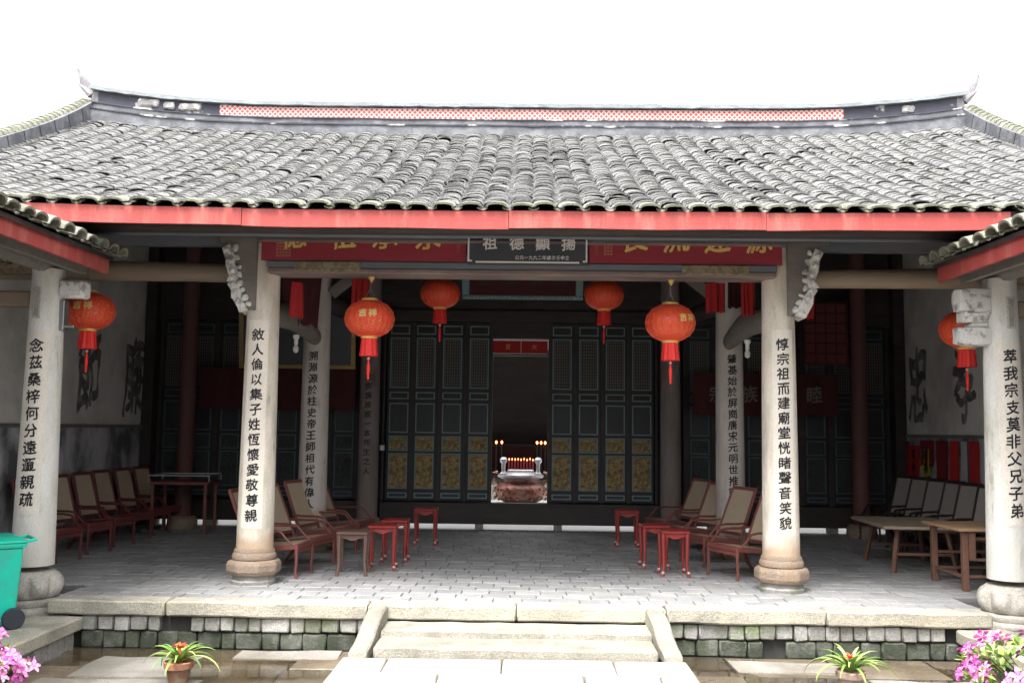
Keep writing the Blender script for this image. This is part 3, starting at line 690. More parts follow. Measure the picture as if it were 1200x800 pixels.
# ---- back wall with folding doors
DY = 5.15
def make_door(cm='carving', tm='teal'):
    root = MB().box(-.185, .185, 0, .045, .42, 3.12).build('door_panel', 'panel_dark', hall, bevel=.004)
    rows = [(2.93, 3.07, 'panel_dark'), (2.11, 2.88, 'lat'), (1.94, 2.05, 'panel_dark'), (1.43, 1.88, 'panel_blue'), (1.155, 1.385, 'carving'), (.59, 1.125, 'carving'), (.455, .535, 'panel_blue')]
    f = MB(); fw = .018; x = .145
    for z0, z1, k in rows:
        f.box(-x, x, -.014, .002, z1-fw, z1); f.box(-x, x, -.014, .002, z0, z0+fw); f.box(-x, -x+fw, -.0139, .002, z0+fw, z1-fw); f.box(x-fw, x, -.0139, .002, z0+fw, z1-fw)
    f.build('panel_moulding', tm, root)
    rnd = random.Random(2)
    l = MB()
    for i in range(7): xx = -.108+.036*i; l.box(xx-.004, xx+.004, -.006, .002, 2.13, 2.86)
    for i in range(15): zz = 2.17+.0475*i; l.box(-.125, .125, -.0052, .0015, zz-.003, zz+.003)
    l.build('lattice', 'wood_grey', root)
    for z0, z1, k in rows:
        if k == 'panel_blue': MB().box(-.125, .125, -.004, .002, z0+.02, z1-.02).build('painted_inset', 'panel_blue', root)
        if k == 'carving':
            c = MB(); c.box(-.125, .125, -.003, .002, z0+.02, z1-.02); h = z1-z0-.05
            for i in range(int(60*h/.5)+12):
                cx = rnd.uniform(-.11, .11); cz = z0+.025+rnd.random()*h; r = rnd.uniform(.008, .022); ang = rnd.random()*PI
                c.sweep([(cx-math.cos(ang)*r*1.6, -.005, cz-math.sin(ang)*r*1.6), (cx, -.012, cz), (cx+math.cos(ang+.9)*r*1.5, -.005, cz+math.sin(ang+.9)*r*1.5)], [r*.3, r*.5, r*.25], 5)
            c.build('carved_relief', cm, root)
    return root
mat('carving_shaded', (.05, .05, .045), .7, .4, 20, (.03, .05, .055), 10, .8, bump=.5)  # carving and teal darkened for the side bays; their shade is in the colour
mat('teal_shaded', (.08, .13, .15), .6, .3, 12)
def back_wall():
    d0 = make_door(); first = True
    for x in (-1.87, -1.47, -1.065, -.655, .61, 1.015, 1.42, 1.82):
        o = d0 if first else copy_tree(d0, hall); first = False; o.location = (x, DY, 0)
    d1 = make_door('carving_shaded', 'teal_shaded'); first = True
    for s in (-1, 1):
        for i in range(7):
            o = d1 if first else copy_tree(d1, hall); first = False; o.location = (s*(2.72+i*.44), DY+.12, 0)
    # sill beam on stone feet, posts, head beams, boarding above
    b = MB(); b.box(-2.12, 2.12, DY-.09, DY+.10, .085, .40); b.build('door_sill', 'wood_dark', hall, bevel=.008)
    for s in (-1, 1):
        b = MB(); b.box(*sorted((s*2.123, s*5.77)), DY+.03, DY+.22, .085, .40); b.build('side_door_sill', 'wood_dark', hall, bevel=.008)
        for i in range(8):
            b = MB(); x = s*(2.5+i*.44); b.box(x-.035, x+.035, DY+.10, DY+.17, .40, 3.16); b.build('door_post', 'wood_dark', hall)
        for i in range(4):
            b = MB(); x = s*(2.9+i*.9); b.box(x-.07, x+.07, DY+.04, DY+.2, 0, .084); b.build('sill_foot', 'stone_block', hall)
    for x in (-2.0, -.62, .56, 1.9):
        b = MB(); b.box(x-.06, x+.06, DY-.07, DY+.09, 0, .084); b.build('sill_foot', 'stone_block', hall)
    for x in (-2.10, -1.67, -1.265, -.86, -.465, .415, .812, 1.218, 1.62, 2.04):
        b = MB(); b.box(x-.018, x+.018, DY-.01, DY+.06, .40, 3.14); b.build('door_stile', 'wood_dark', hall)
    for x0, x1 in ((-5.77, -.47), (.42, 5.77)):
        b = MB(); b.box(x0, x1, DY+.225, DY+.26, .02 if 0 else .30, 3.31); b.build('door_light_stop', 'wood_dark', hall)  # unseen boards added to stop rear light leaking round the doors
    for s in (-1, 1):
        b = MB(); b.box(*sorted((s*5.60, s*5.76)), 5.02, 5.37, 0, 4.6); b.build('corner_post', 'wood_dark', hall)
    b = MB(); b.box(-2.12, 2.12, DY-.06, DY+.10, 3.125, 3.30); b.build('head_beam', 'wood_dark', hall)
    for s in (-1, 1): b = MB(); b.box(*sorted((s*2.12, s*5.6)), DY+.02, DY+.2, 3.125, 3.32); b.build('side_head_beam', 'wood_dark', hall)
    b = MB(); b.box(-5.77, 5.77, DY+.03, DY+.08, 3.30, 4.9); b.build('upper_boarding', 'wood_dark', hall)
    # lintel over the opening
    b = MB(); b.box(-.45, .40, DY-.03, DY+.06, 2.62, 2.66); b.box(-.45, .40, DY-.03, DY+.06, 2.88, 3.14); b.build('lintel', 'wood_dark', hall)
back_wall()

# ---- courtyard and altar hall behind the doors
def rear():
    b = MB(); b.box(-5.7, 5.7, 5.03, 11.4, -.12, -.004); struct(b.build('rear_courtyard', 'rear_stone'))
    a = thing('altar_hall', 'dark altar hall glimpsed through the open middle doors', 'building', (0, 11.4, 0))
    b = MB(); b.box(-5.7, 5.7, 0, 5, -.1, .30); b.build('platform', 'stone_kerb', a)
    b = MB(); b.box(-5.7, 5.7, 4.6, 4.8, .3, 4.4); b.build('rear_wall', 'wood_dark', a)
    for s in (-1, 1):
        b = MB(); b.box(*sorted((s*5.7, s*5.9)), -6.0, 4.8, -.1, 4.6); b.build('side_wall', 'plaster', a)
        b = MB(); b.lathe([(.17, .3), (.15, 3.6)], 20, (s*2.3, .4, 0)); b.build('column', 'col_red', a, smooth=True)
    b = MB(); b.bar((0, -2.2, 3.0), (0, 5, 5.9), 12, .12); b.build('roof', 'wood_dark', a)
    # altar table and lamps
    t = thing('altar_table', 'dim altar table under red cloth deep behind the open doors', 'table', (0, 14.6, .30))
    b = MB(); b.box(-.9, .9, -.3, .3, .78, .84); b.build('table_top', 'wood_dark', t, bevel=.01)
    b = MB(); b.box(-.85, .85, -.31, -.30, .25, .78); b.build('altar_cloth', 'altar_cloth', t)
    for x in (-.82, .82):
        for y in (-.25, .25): MB().box(x-.04, x+.04, y-.04, y+.04, 0, .78).build('leg', 'wood_dark', t)
    g = [(-.52, 'leftmost small red altar lamp'), (-.41, 'second small red altar lamp from the left'), (.29, 'innermost of the small red altar lamps on the right side'), (.37, 'middle small red altar lamp on the right side'), (.45, 'rightmost small red altar lamp')]
    for x, lb in g:
        r = thing('altar_lamp', lb+' glowing behind the open doors', 'lamp', (x*1.12, 11.9, .3), 0, 'red lamps on the altar')
        b = MB(); b.lathe([(.03, 0), (.03, .02), (.008, .04), (.008, .86), (.02, .88)], 10); b.build('lamp_stand', 'wood_dark', r)
        b = MB(); b.lathe([(.008, .88), (.02, .9), (.024, .915), (.016, .935), (0.001, .95)], 10); b.build('bulb', 'candle_lamp', r, smooth=True)
    # incense burner on a white stone pedestal
    p = tag(MB().box(-.50, .50, -.38, .38, 0, .27).build('stone_pedestal', 'rear_stone', bevel=.012, loc=(-.01, 6.75, 0)), 'white stone block carrying the bronze incense burner beyond the door sill', 'pedestal')
    i = thing('incense_burner', 'large embossed bronze incense burner with silver rim and posts behind the door opening', 'incense burner', (-.01, 6.75, .272))
    b = MB(); b.lathe([(.20, 0), (.27, .02), (.37, .07), (.43, .14), (.445, .2), (.42, .27), (.36, .325), (.30, .35), (.27, .37), (.27, .40)], 40); o = b.build('bowl', 'bronze', i, smooth=True)
    b = MB()
    rnd = random.Random(8)
    for k in range(60):
        a = 2*PI*k/60; z = .13+.09*math.sin(k*2.4); rr = .437; b.lathe([(0, -.022), (.02, -.012), (.024, 0), (.018, .014), (0, .022)], 6, (rr*math.cos(a), rr*math.sin(a), z+.04))
    b.build('relief_band', 'bronze', i, smooth=True)
    b = MB(); b.lathe([(.27, .40), (.37, .43), (.39, .45), (.385, .475), (.36, .48), (.30, .475), (.28, .50), (.22, .52)], 36); b.build('rim', 'silver', i, smooth=True)
    for s in (-1, 1):
        for yy in (-.12, .12):
            b = MB(); b.lathe([(.05, .47), (.055, .5), (.03, .53), (.03, .66), (.055, .69), (.06, .73), (.035, .76)], 12, (s*.29, yy, 0)); b.build('post', 'silver', i, smooth=True)
        b = MB(); b.sweep([(s*.36, 0, .30), (s*.44, 0, .38), (s*.45, 0, .50), (s*.38, 0, .52)], [.03, .035, .035, .02], 8); b.build('handle', 'bronze', i, smooth=True)
    b = MB(); b.box(-.22, .22, -.10, .10, .50, .56); b.build('ash_tray', 'silver', i, bevel=.01)
    for k in range(9):
        x = -.20+.05*k; b = MB(); h = .16+.03*math.sin(k*3.1); b.sweep([(x, -.04+.02*(k % 3), .55), (x+.004, -.04+.02*(k % 3), .55+h)], .011, 6); c = b.build('candle', 'incense', i)
        b = MB(); b.lathe([(.004, 0), (.013, .012), (.01, .025), (.001, .045)], 6, (x+.004, -.04+.02*(k % 3), .551+h)); b.build('flame', 'flame_tip', c)
rear()

# ================================================================== SIDE WINGS
def wing(s):
    side = 'left' if s < 0 else 'right'
    root = thing('side_wing', f'{side} side gallery with tiled eave, red eaves board and inscribed stone column', 'building', (s*4.32, -.76, -.145))
    ox, oy, oz = s*4.32, -.76, -.145
    L = lambda x, y, z: (x-ox, y-oy, z-oz)
    EX, ZE, SL = 3.70, 3.03, .36
    cs = math.cos(math.atan(SL))
    def S(y, t): return Vector(L(s*(EX+t*cs), y, ZE+SL*t*cs))
    caps, lows, eave = MB(), MB(), MB()
    tile_rows(S, -7.0, -.80, .205, lambda q: 2.6, caps=caps, lows=lows, eave=eave, seed=30+s, skip=lambda y, t: y > -1.7 and t > 1.2, hgt=.07)
    b = MB(); b.bar(L(s*3.72, -4.1, ZE-.035), L(s*6.3, -4.1, ZE-.035+SL*2.58), 6.0, .04, up=(0, 0, 1)); 
    b = MB()
    for (x0, x1, ya, yb) in ((3.72, 4.95, -7.1, -.78), (4.95, 6.3, -7.1, -1.75)):
        vs = [L(s*x0, ya, ZE-.02+SL*(x0-EX)), L(s*x1, ya, ZE-.02+SL*(x1-EX)), L(s*x1, yb, ZE-.02+SL*(x1-EX)), L(s*x0, yb, ZE-.02+SL*(x0-EX))]; vs += [(x, y, z-.04) for x, y, z in vs]
        b.add(vs, [(0, 1, 2, 3), (7, 6, 5, 4), (0, 4, 5, 1), (1, 5, 6, 2), (2, 6, 7, 3), (3, 7, 4, 0)])
    rf = b.build('roof', 'wood_dark', root)
    caps.build('cap_tiles', 'tile', rf, smooth=True); lows.build('trough_tiles', 'tile_low', rf); eave.build('eave_tiles', 'tile_eave', rf, smooth=True)
    # mortared end course closing the corner
    b = MB()
    for i in range(7):
        t = .02+i*.17; p = S(-.74, t); q = S(-.74, t+.2); b.sweep([p+Vector((0, 0, .05)), q+Vector((0, 0, .035))], [.062, .05], 8, .8)
    o = b.build('end_course', 'tile_eave', rf, smooth=True); rough(o, .01, 14)
    b = MB(); b.box(*sorted((s*3.755-ox, s*3.79-ox)), -7.0-oy, -.80-oy, 2.865-oz, 2.995-oz); b.build('eaves_board', 'fascia_red', root)
    b = MB()
    # timber under the eave: purlins along Y, rafters
    b.sweep([L(s*4.32, -7, 2.95), L(s*4.32, -.5, 2.95)], .085, 10); b.build('purlin', 'wood_grey', root, smooth=True)
    b = MB(); b.bar(L(s*3.98, -7, 2.90), L(s*3.98, -.82, 2.90), .06, .09); b.build('eaves_purlin', 'wood_grey', root)
    r0 = None
    for i in range(22):
        y = -6.9+i*.285
        if r0 is None:
            b = MB(); b.bar((s*3.80-ox, 0, ZE-.10+SL*.1-oz), (s*4.9-ox, 0, ZE-.10+SL*1.2-oz), .06, .06); r0 = b.build('rafter', 'wood_grey', root); o = r0
        else: o = r0.copy(); C.objects.link(o)
        o.location = (0, y-oy, 0)
    # column
    z0, z1 = .25, 2.90
    rr = lambda z: .182+(.140-.182)*(z-z0)/(z1-z0)
    b = MB(); b.lathe([(rr(z0+(z1-z0)*i/12), z0+(z1-z0)*i/12-oz) for i in range(13)], 32); c = b.build('column', 'col_wing', root, smooth=True)
    txt = '念茲桑梓何分遠邇親疏' if s < 0 else '萃我宗支莫非父兄子弟'
    za, zb = (2.27, .76) if s < 0 else (2.27, .78); n = len(txt)
    items = [(ch, 0, za-(za-zb)*(i+.5)/n-oz, .128) for i, ch in enumerate(txt)]
    text_mesh(items, wrap(0, 0, lambda v: rr(v+oz)), bold=.021, brush=.028, seed=9+s).build('inscription', 'ink', c)
    fn = wrap(0, 0, lambda v: rr(v+oz)-.0015); g = MB(); vs = []; fs = []
    for j in range(13):
        for i in range(9): vs.append(fn(-.115+.23*i/8, zb-.06+(za-zb+.12)*j/12-oz))
    for j in range(12):
        for i in range(8): fs.append((j*9+i, j*9+i+1, (j+1)*9+i+1, (j+1)*9+i))
    g.add(vs, fs); g.build('painted_strip', 'limewash', c, smooth=True)
    b = MB(); b.lathe([(.315, 0), (.32, .035), (.29, .055)], 8, start=PI/8); o = b.build('base_plate', 'pedestal_wing', c, bevel=.01); rough(o, .006, 8, 1)
    b = MB(); b.lathe([(.265, .055), (.28, .075), (.28, .10), (.25, .115)], 32); b.build('base_disc', 'pedestal_wing', c, smooth=True)
    b = MB(); b.lathe([(.20, .112, 0), (.235, .135, .10), (.254, .175, .2), (.260, .22, .22), (.25, .27, .18), (.235, .305, .08), (.205, .33, 0), (.186, .345, 0)], 96, lobes=8); b.build('column_base', 'pedestal_wing', c, smooth='all')
    # mortise slot, not cut in: darker plate colour stands for the shaded recess
    b = MB(); b.box(-.035+s*.02, .035+s*.02, -.156, -.13, 2.44-oz, 2.72-oz); b.build('mortise_frame', 'pedestal_wing', c, bevel=.004)
    b = MB(); b.box(-.02+s*.02, .02+s*.02, -.159, -.14, 2.46-oz, 2.70-oz); b.build('mortise', 'stone_block', c)
    # projecting beam stub toward the hall's middle
    b = MB()
    if s < 0:
        b.box(.13, .36, -.08, .08, 2.64-oz, 2.80-oz); o = b.build('beam_stub', 'relief_white', root, bevel=.02, smooth=True); rough(o, .012, 9, 2)
        b = MB(); b.box(.12, .18, -.05, .05, 2.34-oz, 2.62-oz); b.box(.17, .26, -.02, .02, 2.37-oz, 2.395-oz); b.build('insulator_bracket', 'metal_grey', root, bevel=.005)
    else:
        b.box(-.40, -.12, -.09, .09, 2.60-oz, 2.80-oz); b.box(-.36, -.12, -.08, .08, 2.50-oz, 2.598-oz); b.box(-.40, -.12, -.085, .085, 2.30-oz, 2.46-oz); b.box(-.30, -.12, -.07, .07, 2.46-oz, 2.498-oz)
        o = b.build('carved_stub', 'relief_white', root, bevel=.03, seg=2, smooth=True); rough(o, .022, 11, 3)
    # carved scroll bracket outward under the eave and tie to the outer wall
    b = MB(); a = sorted((s*.12, s*1.5)); b.box(a[0], a[1], -.07, .07, 2.56-oz, 2.70-oz); b.build('tie_beam', 'wood_brown', root, bevel=.02)
    b = MB()
    for k in range(5):
        x = s*(.14+.12*k); b.sweep([(x+.05*math.cos(q*.9)*(1-q*.1), -.08, 3.0+.05*math.sin(q*.9)*(1-q*.1)-oz-.04) for q in range(8)], .018, 6)
    b.box(*sorted((s*.1, s*.75)), -.06, .06, 2.86-oz, 2.94-oz)
    b.build('scroll_bracket', 'wood_carved', root)
    # outer wall of the wing
    b = MB(); b.box(*sorted((s*6.1-ox, s*6.3-ox)), -7.1-oy, -1.05-oy, 1.47-oz, 2.45-oz); b.build('outer_wall', 'plaster', root)
    b = MB(); b.box(*sorted((s*6.09-ox, s*6.31-ox)), -7.1-oy, -1.05-oy, -.2-oz, 1.47-oz); b.build('outer_wainscot', 'plaster_low', root)
    b = MB(); b.box(*sorted((s*6.08-ox, s*6.32-ox)), -7.1-oy, -1.05-oy, 2.45-oz, 3.95-oz); b.build('outer_boarding', 'red_faded', root)
    # second column nearer the viewer, out of the picture
    b = MB(); b.lathe([(.182, .1), (.14, 3.04)], 24, (0, -4.2, 0)); b.build('near_column', 'col_wing', root, smooth=True)
for s in (-1, 1): wing(s)

def unseen_entrance_hall():  # out of view; added and shaped to darken the hall's interior
    t = thing('unseen_entrance_hall', 'unseen low entrance hall facing the ancestral hall, added to block low sky light', 'building', (0, -13, -.145))
    b = MB(); b.bar((0, 4.1, 3.4), (0, -.0, 5.3), 13, .12); b.bar((0, -.0, 5.3), (0, -4.5, 3.4), 13, .12); b.build('roof', 'tile', t)
    b = MB(); b.box(-6.3, -1.2, -.1, .1, 0, 5.1); b.box(1.2, 6.3, -.1, .1, 0, 5.1); b.box(-1.2, 1.2, -.1, .1, 2.6, 5.1); b.build('wall', 'plaster', t)
    for x in (-2.5, 2.5):
        b = MB(); b.lathe([(.18, 0), (.15, 3.5)], 20, (x, 3.1, 0)); b.build('column', 'col_back', t, smooth=True)
    b = MB(); b.box(-6.3, 6.3, -4.5, 1.0, -.3, 0); b.build('platform', 'stone_kerb', t)
unseen_entrance_hall()

# ================================================================== SIGNS AND BANNERS
def plane_xz(y): return lambda u, v, h=0: Vector((u, y-h, v))
def signs():
    t = thing('name_board', 'red board with gold characters over the front beam, left of the slate board', 'sign', (-1.4, -.22, 3.11), 0, 'red boards with gold characters')
    MB().box(-1.13, .865, 0, .03, .0, .24).build('board', 'board_red', t)
    ch = [('德', -.81), ('祖', -.33), ('承', .06+.02), ('永', .50)]
    chars([(c, x, .245, .27) for c, x in ch], plane_xz(-.004), 'gold_text', t, bold=.02, seed=41)
    g = MB()
    for i in range(5):
        for j in range(6): g.box(-1.0+.03*i-.075+.06+.0, -.978+.03*i-.075+.06, -.0045, .0, .035+.03*j, .055+.03*j)
    g.v = [(x+.03, y, z) for x, y, z in g.v]; g.build('small_script', 'seal_red', t)
    text_mesh([(c, .79, .19-.045*i, .045) for i, c in enumerate('吉日立')], plane_xz(-.004), bold=.0, seed=4).build('small_script', 'seal_red', t)
    t = thing('name_board', 'red board with gold characters over the front beam, right of the slate board', 'sign', (1.5, -.22, 3.11), 0, 'red boards with gold characters')
    MB().box(-.84, 1.02, 0, .03, 0, .24).build('board', 'board_red', t)
    ch = [('長', -.40), ('流', -.0), ('遠', .40), ('源', .80)]
    chars([(c, x, .245, .27) for c, x in ch], plane_xz(-.004), 'gold_text', t, bold=.02, seed=43)
    g = MB()
    for i in range(3):
        for j in range(4): g.box(-.70+.03*i, -.678+.03*i, -.0045, 0, .08+.03*j, .10+.03*j)
    g.build('small_script', 'seal_red', t)
    text_mesh([(c, -.77, .19-.045*i, .045) for i, c in enumerate('吉日立')], plane_xz(-.004), bold=.0, seed=5).build('small_script', 'seal_red', t)
    # slate board in the middle, with white border
    t = thing('name_board', 'dark slate board with white characters and white border, over the middle of the front beam', 'sign', (.06, -.25, 3.08))
    MB().box(-.585, .585, 0, .035, .0, .26).build('board', 'board_slate', t)
    b = MB(); b.box(-.578, -.562, -.006, .0, .03, .26); b.box(.562, .578, -.006, .0, .03, .26); b.box(-.50, .50, -.0058, 0, .018, .034); b.box(-.561, -.535, -.0055, 0, .03, .045); b.box(.535, .561, -.0055, 0, .03, .045)
    b.build('border', 'white_paint', t)
    chars([(c, x, .215, .145) for c, x in zip('祖德顯揚', (-.36, -.10, .15, .40))], plane_xz(-.004), 'white_paint', t, bold=.02, brush=.01, seed=45)
    text_mesh([(c, -.10+.044*i, .072, .044) for i, c in enumerate('公元一九九二年歲次壬申立')], plane_xz(-.004), bold=.01, brush=0, seed=46).build('small_script', 'white_paint', t)
    # carved plaque inside, hung under the roof
    t = thing('carved_plaque', 'dim red plaque in a carved blue-green border hanging above the doors', 'plaque', (0, 3.45, 3.25)); t.rotation_euler = (R(14), 0, 0)
    MB().box(-.72, .72, 0, .03, .06, .52).build('board', 'cloth_dark_red', t)
    b = MB(); rnd = random.Random(3)
    for (x0, x1, z0, z1) in ((-.82, .82, .0, .06), (-.82, .82, .52, .60), (-.82, -.72, .06, .52), (.72, .82, .06, .52)): b.box(x0, x1, -.02, .03, z0, z1)
    b.build('border', 'teal', t, bevel=.01)
    b = MB()
    for i in range(34):
        x = -.8+1.6*i/33; b.lathe([(0, -.012), (.02, 0), (0, .012)], 6, (x, -.022, .03+.01*math.sin(i*2)))
    b.build('border_carving', 'tile_relief', t)
    chars([(c, x, .3, .2) for c, x in zip('敦睦宗親', (-.5, -.17, .17, .5))], plane_xz(-.003), 'ink', t, bold=.02, seed=47)
    # red door banner
    t = thing('door_banner', 'short red two-part cloth banner across the top of the open doorway', 'banner', (-.02, DY-.04, 2.66))
    b = MB(); b.box(-.43, -.005, 0, .008, 0, .19); b.box(.005, .41, 0, .008, 0, .19); b.build('cloth', 'cloth_red', t)
    b = MB(); b.box(-.43, .41, -.006, .01, .195, .212); b.box(-.43, .41, -.006, .01, -.02, -.003); b.box(-.006, .006, -.008, .0, -.003, .195); b.build('trim', 'paper_white', t)
    chars([('吉', -.2, .095, .09), ('大', .2, .095, .09)], plane_xz(-.003), 'gold', t, bold=.01, seed=48)
    # framed picture left, gold frame
    t = thing('framed_picture', 'wide dark framed picture with gilt frame high in the left bay', 'picture', (-3.35, 4.75, 2.42)); t.rotation_euler = (R(8), 0, 0)
    MB().box(-.80, .80, 0, .03, 0, .75).build('picture', 'picture_dark', t)
    b = MB(); b.box(-.87, .87, -.02, .035, -.06, .0); b.box(-.87, .87, -.02, .035, .75, .82); b.box(-.87, -.80, -.019, .034, 0, .75); b.box(.80, .87, -.019, .034, 0, .75); b.build('frame', 'gold_frame', t, bevel=.01)
    # long red banners across both side bays
    for s, x0, x1, ws in ((-1, -4.85, -2.5, ''), (1, 2.55, 4.7, '宗族和睦')):
        side = 'left' if s < 0 else 'right'
        t = thing('cloth_banner', f'long dark red cloth banner stretched across the lattice doors of the {side} bay', 'banner', ((x0+x1)/2, 4.9, 1.75), 0, 'red banners across the side bays')
        w2 = (x1-x0)/2; b = MB(); K = 40; vs = []; fs = []
        for i in range(K+1):
            x = -w2+2*w2*i/K; y = .012*math.sin(i*1.1)+.01*math.sin(i*.37); vs += [(x, y, .0+.01*math.sin(i*.8)), (x, y, .62), (x, y+.006, .62), (x, y+.006, .0+.01*math.sin(i*.8))]
        for i in range(K):
            for k in range(4): fs.append((i*4+k, i*4+4+k, i*4+4+(k+1) % 4, i*4+(k+1) % 4))
        b.add(vs, fs); b.build('cloth', 'cloth_dark_red', t, smooth=True)
        if ws: chars([(c, -.72+.48*i, .32, .26) for i, c in enumerate(ws)], plane_xz(-.03), 'ash_char', t, bold=.02, seed=50)
    # gridded red roll of names, upper right
    t = thing('wall_panel', 'dim red panel ruled into a grid of small squares, high in the right bay', 'panel', (4.45, 4.6, 2.50))
    MB().box(-.32, .32, 0, .03, 0, .92).build('board', 'cloth_dark_red', t)
    b = MB()
    for i in range(4):
        for j in range(6): b.box(-.29+.15*i, -.165+.15*i, -.008, 0, .03+.148*j, .15+.148*j)
    b.build('grid_squares', 'paper_maroon2', t)
mat('seal_red', (.42, .16, .10), .6); mat('paper_maroon2', (.11, .02, .02), .8)
signs()

def wall_writing():
    for s, chars in ((-1, (('節', 3.25, 1.15), ('廉', 4.72, 1.15))), (1, (('孝', 3.15, 1.15), ('忠', 4.60, 1.15)))):
        side = 'left' if s < 0 else 'right'
        for ch, y, size in chars:
            far = y > 4
            fn = lambda u, v, h=0, s=s, y=y: Vector((s*(5.774-h), y+u if s < 0 else y-u, v))
            o = text_mesh([(ch, 0, 2.22, size*1.0)], fn, bold=.022, brush=.06, seed=60+int(y), step=.001).build('wall_character', 'ink_wall', None)
            # brushed characters are tall and narrow
            for v in o.data.vertices: v.co.y = y+(v.co.y-y)*.62
            tag(o, f'huge brushed black character on the {side} wall, the {"farther" if far else "nearer"} of the pair', 'calligraphy', 'giant characters painted on the side walls')
wall_writing()

def hung_cloth(name, label, x, y, ztop, h, wdt, m, folds=5, rz=0, seed=0, taper=.0, group=None):
    rnd = random.Random(seed); b = MB(); K = 26; J = 8; vs = []; fs = []
    for side in (0, 1):
        for j in range(J+1):
            for i in range(K+1):
                u = i/K-.5; t = j/J; wv = math.sin(u*folds*2*PI+seed)*.022*(.4+t)+math.sin(u*folds*PI+1.3*seed)*.012
                vs.append((u*wdt*(1-taper*t), wv+side*.006, -h*t*(1+.04*math.sin(i*1.7+seed)*t)))
    n = (J+1)*(K+1)
    for j in range(J):
        for i in range(K):
            a = j*(K+1)+i; fs.append((a, a+K+1, a+K+2, a+1)); fs.append((n+a, n+a+1, n+a+K+2, n+a+K+1))
    for j in range(J): a = j*(K+1); fs.append((a, n+a, n+a+K+1, a+K+1)); a += K; fs.append((a, a+K+1, n+a+K+1, n+a))
    for i in range(K): fs.append((i, i+1, n+i+1, n+i)); a = J*(K+1)+i; fs.append((a, n+a, n+a+1, a+1))
    b.add(vs, fs); o = b.build(name, m, None, smooth=True, loc=(x, y, ztop)); o.rotation_euler = (0, 0, rz); tag(o, label, 'cloth', group); return o
G = 'red cloths hung from the roof beams'
hung_cloth('hanging_cloth', 'red cloth hanging just left of the front left lantern', -1.82, 1.3, 3.28, .42, .20, 'cloth_red', 3, 0, 1, 0, G)
hung_cloth('hanging_cloth', 'large dark red cloth draped behind the front left column over the beam', -2.42, 1.1, 3.25, .62, .62, 'cloth_dark_red', 4, R(60), 2, .1, G)
hung_cloth('hanging_cloth', 'bright red strip of cloth curling beside the front left column', -2.30, .35, 2.98, .36, .14, 'cloth_red', 2, R(50), 3, -.3, G)
hung_cloth('hanging_cloth', 'orange red cloth hanging right of the front right lantern near the inner column', 2.22, 1.5, 3.2, .34, .22, 'cloth_red', 3, 0, 4, 0, G)
hung_cloth('hanging_cloth', 'narrow bundle of brown and red streamers between the two right cloths', 2.42, 1.4, 3.2, .30, .16, 'cloth_dark_red', 5, 0, 5, 0, G)
hung_cloth('hanging_cloth', 'crimson cloth hanging close to the left edge of the front right column', 2.38, .6, 3.08, .36, .14, 'cloth_red', 3, 0, 6, 0, G)
hung_cloth('hanging_cloth', 'small red cloth tip showing right of the front right bracket', 2.98, .5, 2.98, .30, .14, 'cloth_red', 2, 0, 7, .2, G)

def right_wall_papers():
    # papers pinned beneath the rail on the right wall, seen obliquely
    items = [('red_paper', 'maroon paper farthest along the right wall', 5.0, .18, 1.40, .50, 'paper_maroon'), ('red_paper', 'bright red vertical couplet paper low on the right wall', 4.72, .34, 1.34, .62, 'paper_red'),
             ('yellow_paper', 'round-cornered yellow paper low on the right wall beside the red couplet', 4.30, .30, 1.30, .40, 'paper_yellow'), ('red_paper', 'dull red paper strip above the yellow paper', 4.28, .42, 1.42, .35, 'paper_maroon'),
             ('red_paper', 'ragged maroon paper left of the wide bright red one', 3.80, .34, 1.42, .55, 'paper_maroon'), ('red_paper', 'wide bright red paper left of the white paper on the right wall', 3.42, .28, 1.42, .64, 'paper_red'), 
             ('white_paper', 'long torn white paper on the right wall', 3.14, .16, 1.42, .56, 'paper_white'), ('pennant', 'red pennant with white pointed border nearest the right outer column', 2.86, .26, 1.42, .78, 'paper_red')]
    rnd = random.Random(4)
    for k, (nm, lb, y, wd, zt, h, m) in enumerate(items):
        b = MB(); x = 5.755; K = 8; vs = []; fs = []
        for side in (0, .004):
            for i in range(K+1):
                u = i/K; bot = zt-h+(rnd.uniform(-.04, .04) if nm not in ('pennant', 'yellow_paper') else 0)
                if nm == 'pennant': bot = zt-h+.16*abs(u-.5)*2
                if nm == 'yellow_paper': bot = zt-h+.09*(2*abs(u-.5))**3
                vs.append((x-.006-.01*abs(math.sin(i*1.3+k))-side, y-wd/2+wd*u, zt)); vs.append((x-.012-.012*abs(math.sin(i*1.1+k))-side, y-wd/2+wd*u, bot))
        n = (K+1)*2
        for i in range(K): a = i*2; fs += [(a, a+1, a+3, a+2), (n+a, n+a+2, n+a+3, n+a+1), (a, a+2, n+a+2, n+a), (a+1, n+a+1, n+a+3, a+3)]
        b.add(vs, fs); o = b.build(nm, m, None, smooth=True); tag(o, lb, 'pennant' if nm == 'pennant' else 'paper', 'papers pinned along the right wall')
        if nm == 'pennant':
            b = MB()
            for i in range(K): 
                p = lambda i: (x-.026, y-wd/2+wd*i/K, zt-h+.16*abs(i/K-.5)*2-.015); b.bar(p(i), p(i+1), .008, .03, up=(0, 0, 1))
            b.build('border', 'white_paint', o)
        if 'couplet' in lb: text_mesh([(c, 0, 1.22-.19*i, .15) for i, c in enumerate('福祿壽')], lambda u, v, h=0, y=y: Vector((5.728-h, y-u, v)), bold=.02, seed=70).build('characters', 'ink', o)
right_wall_papers()

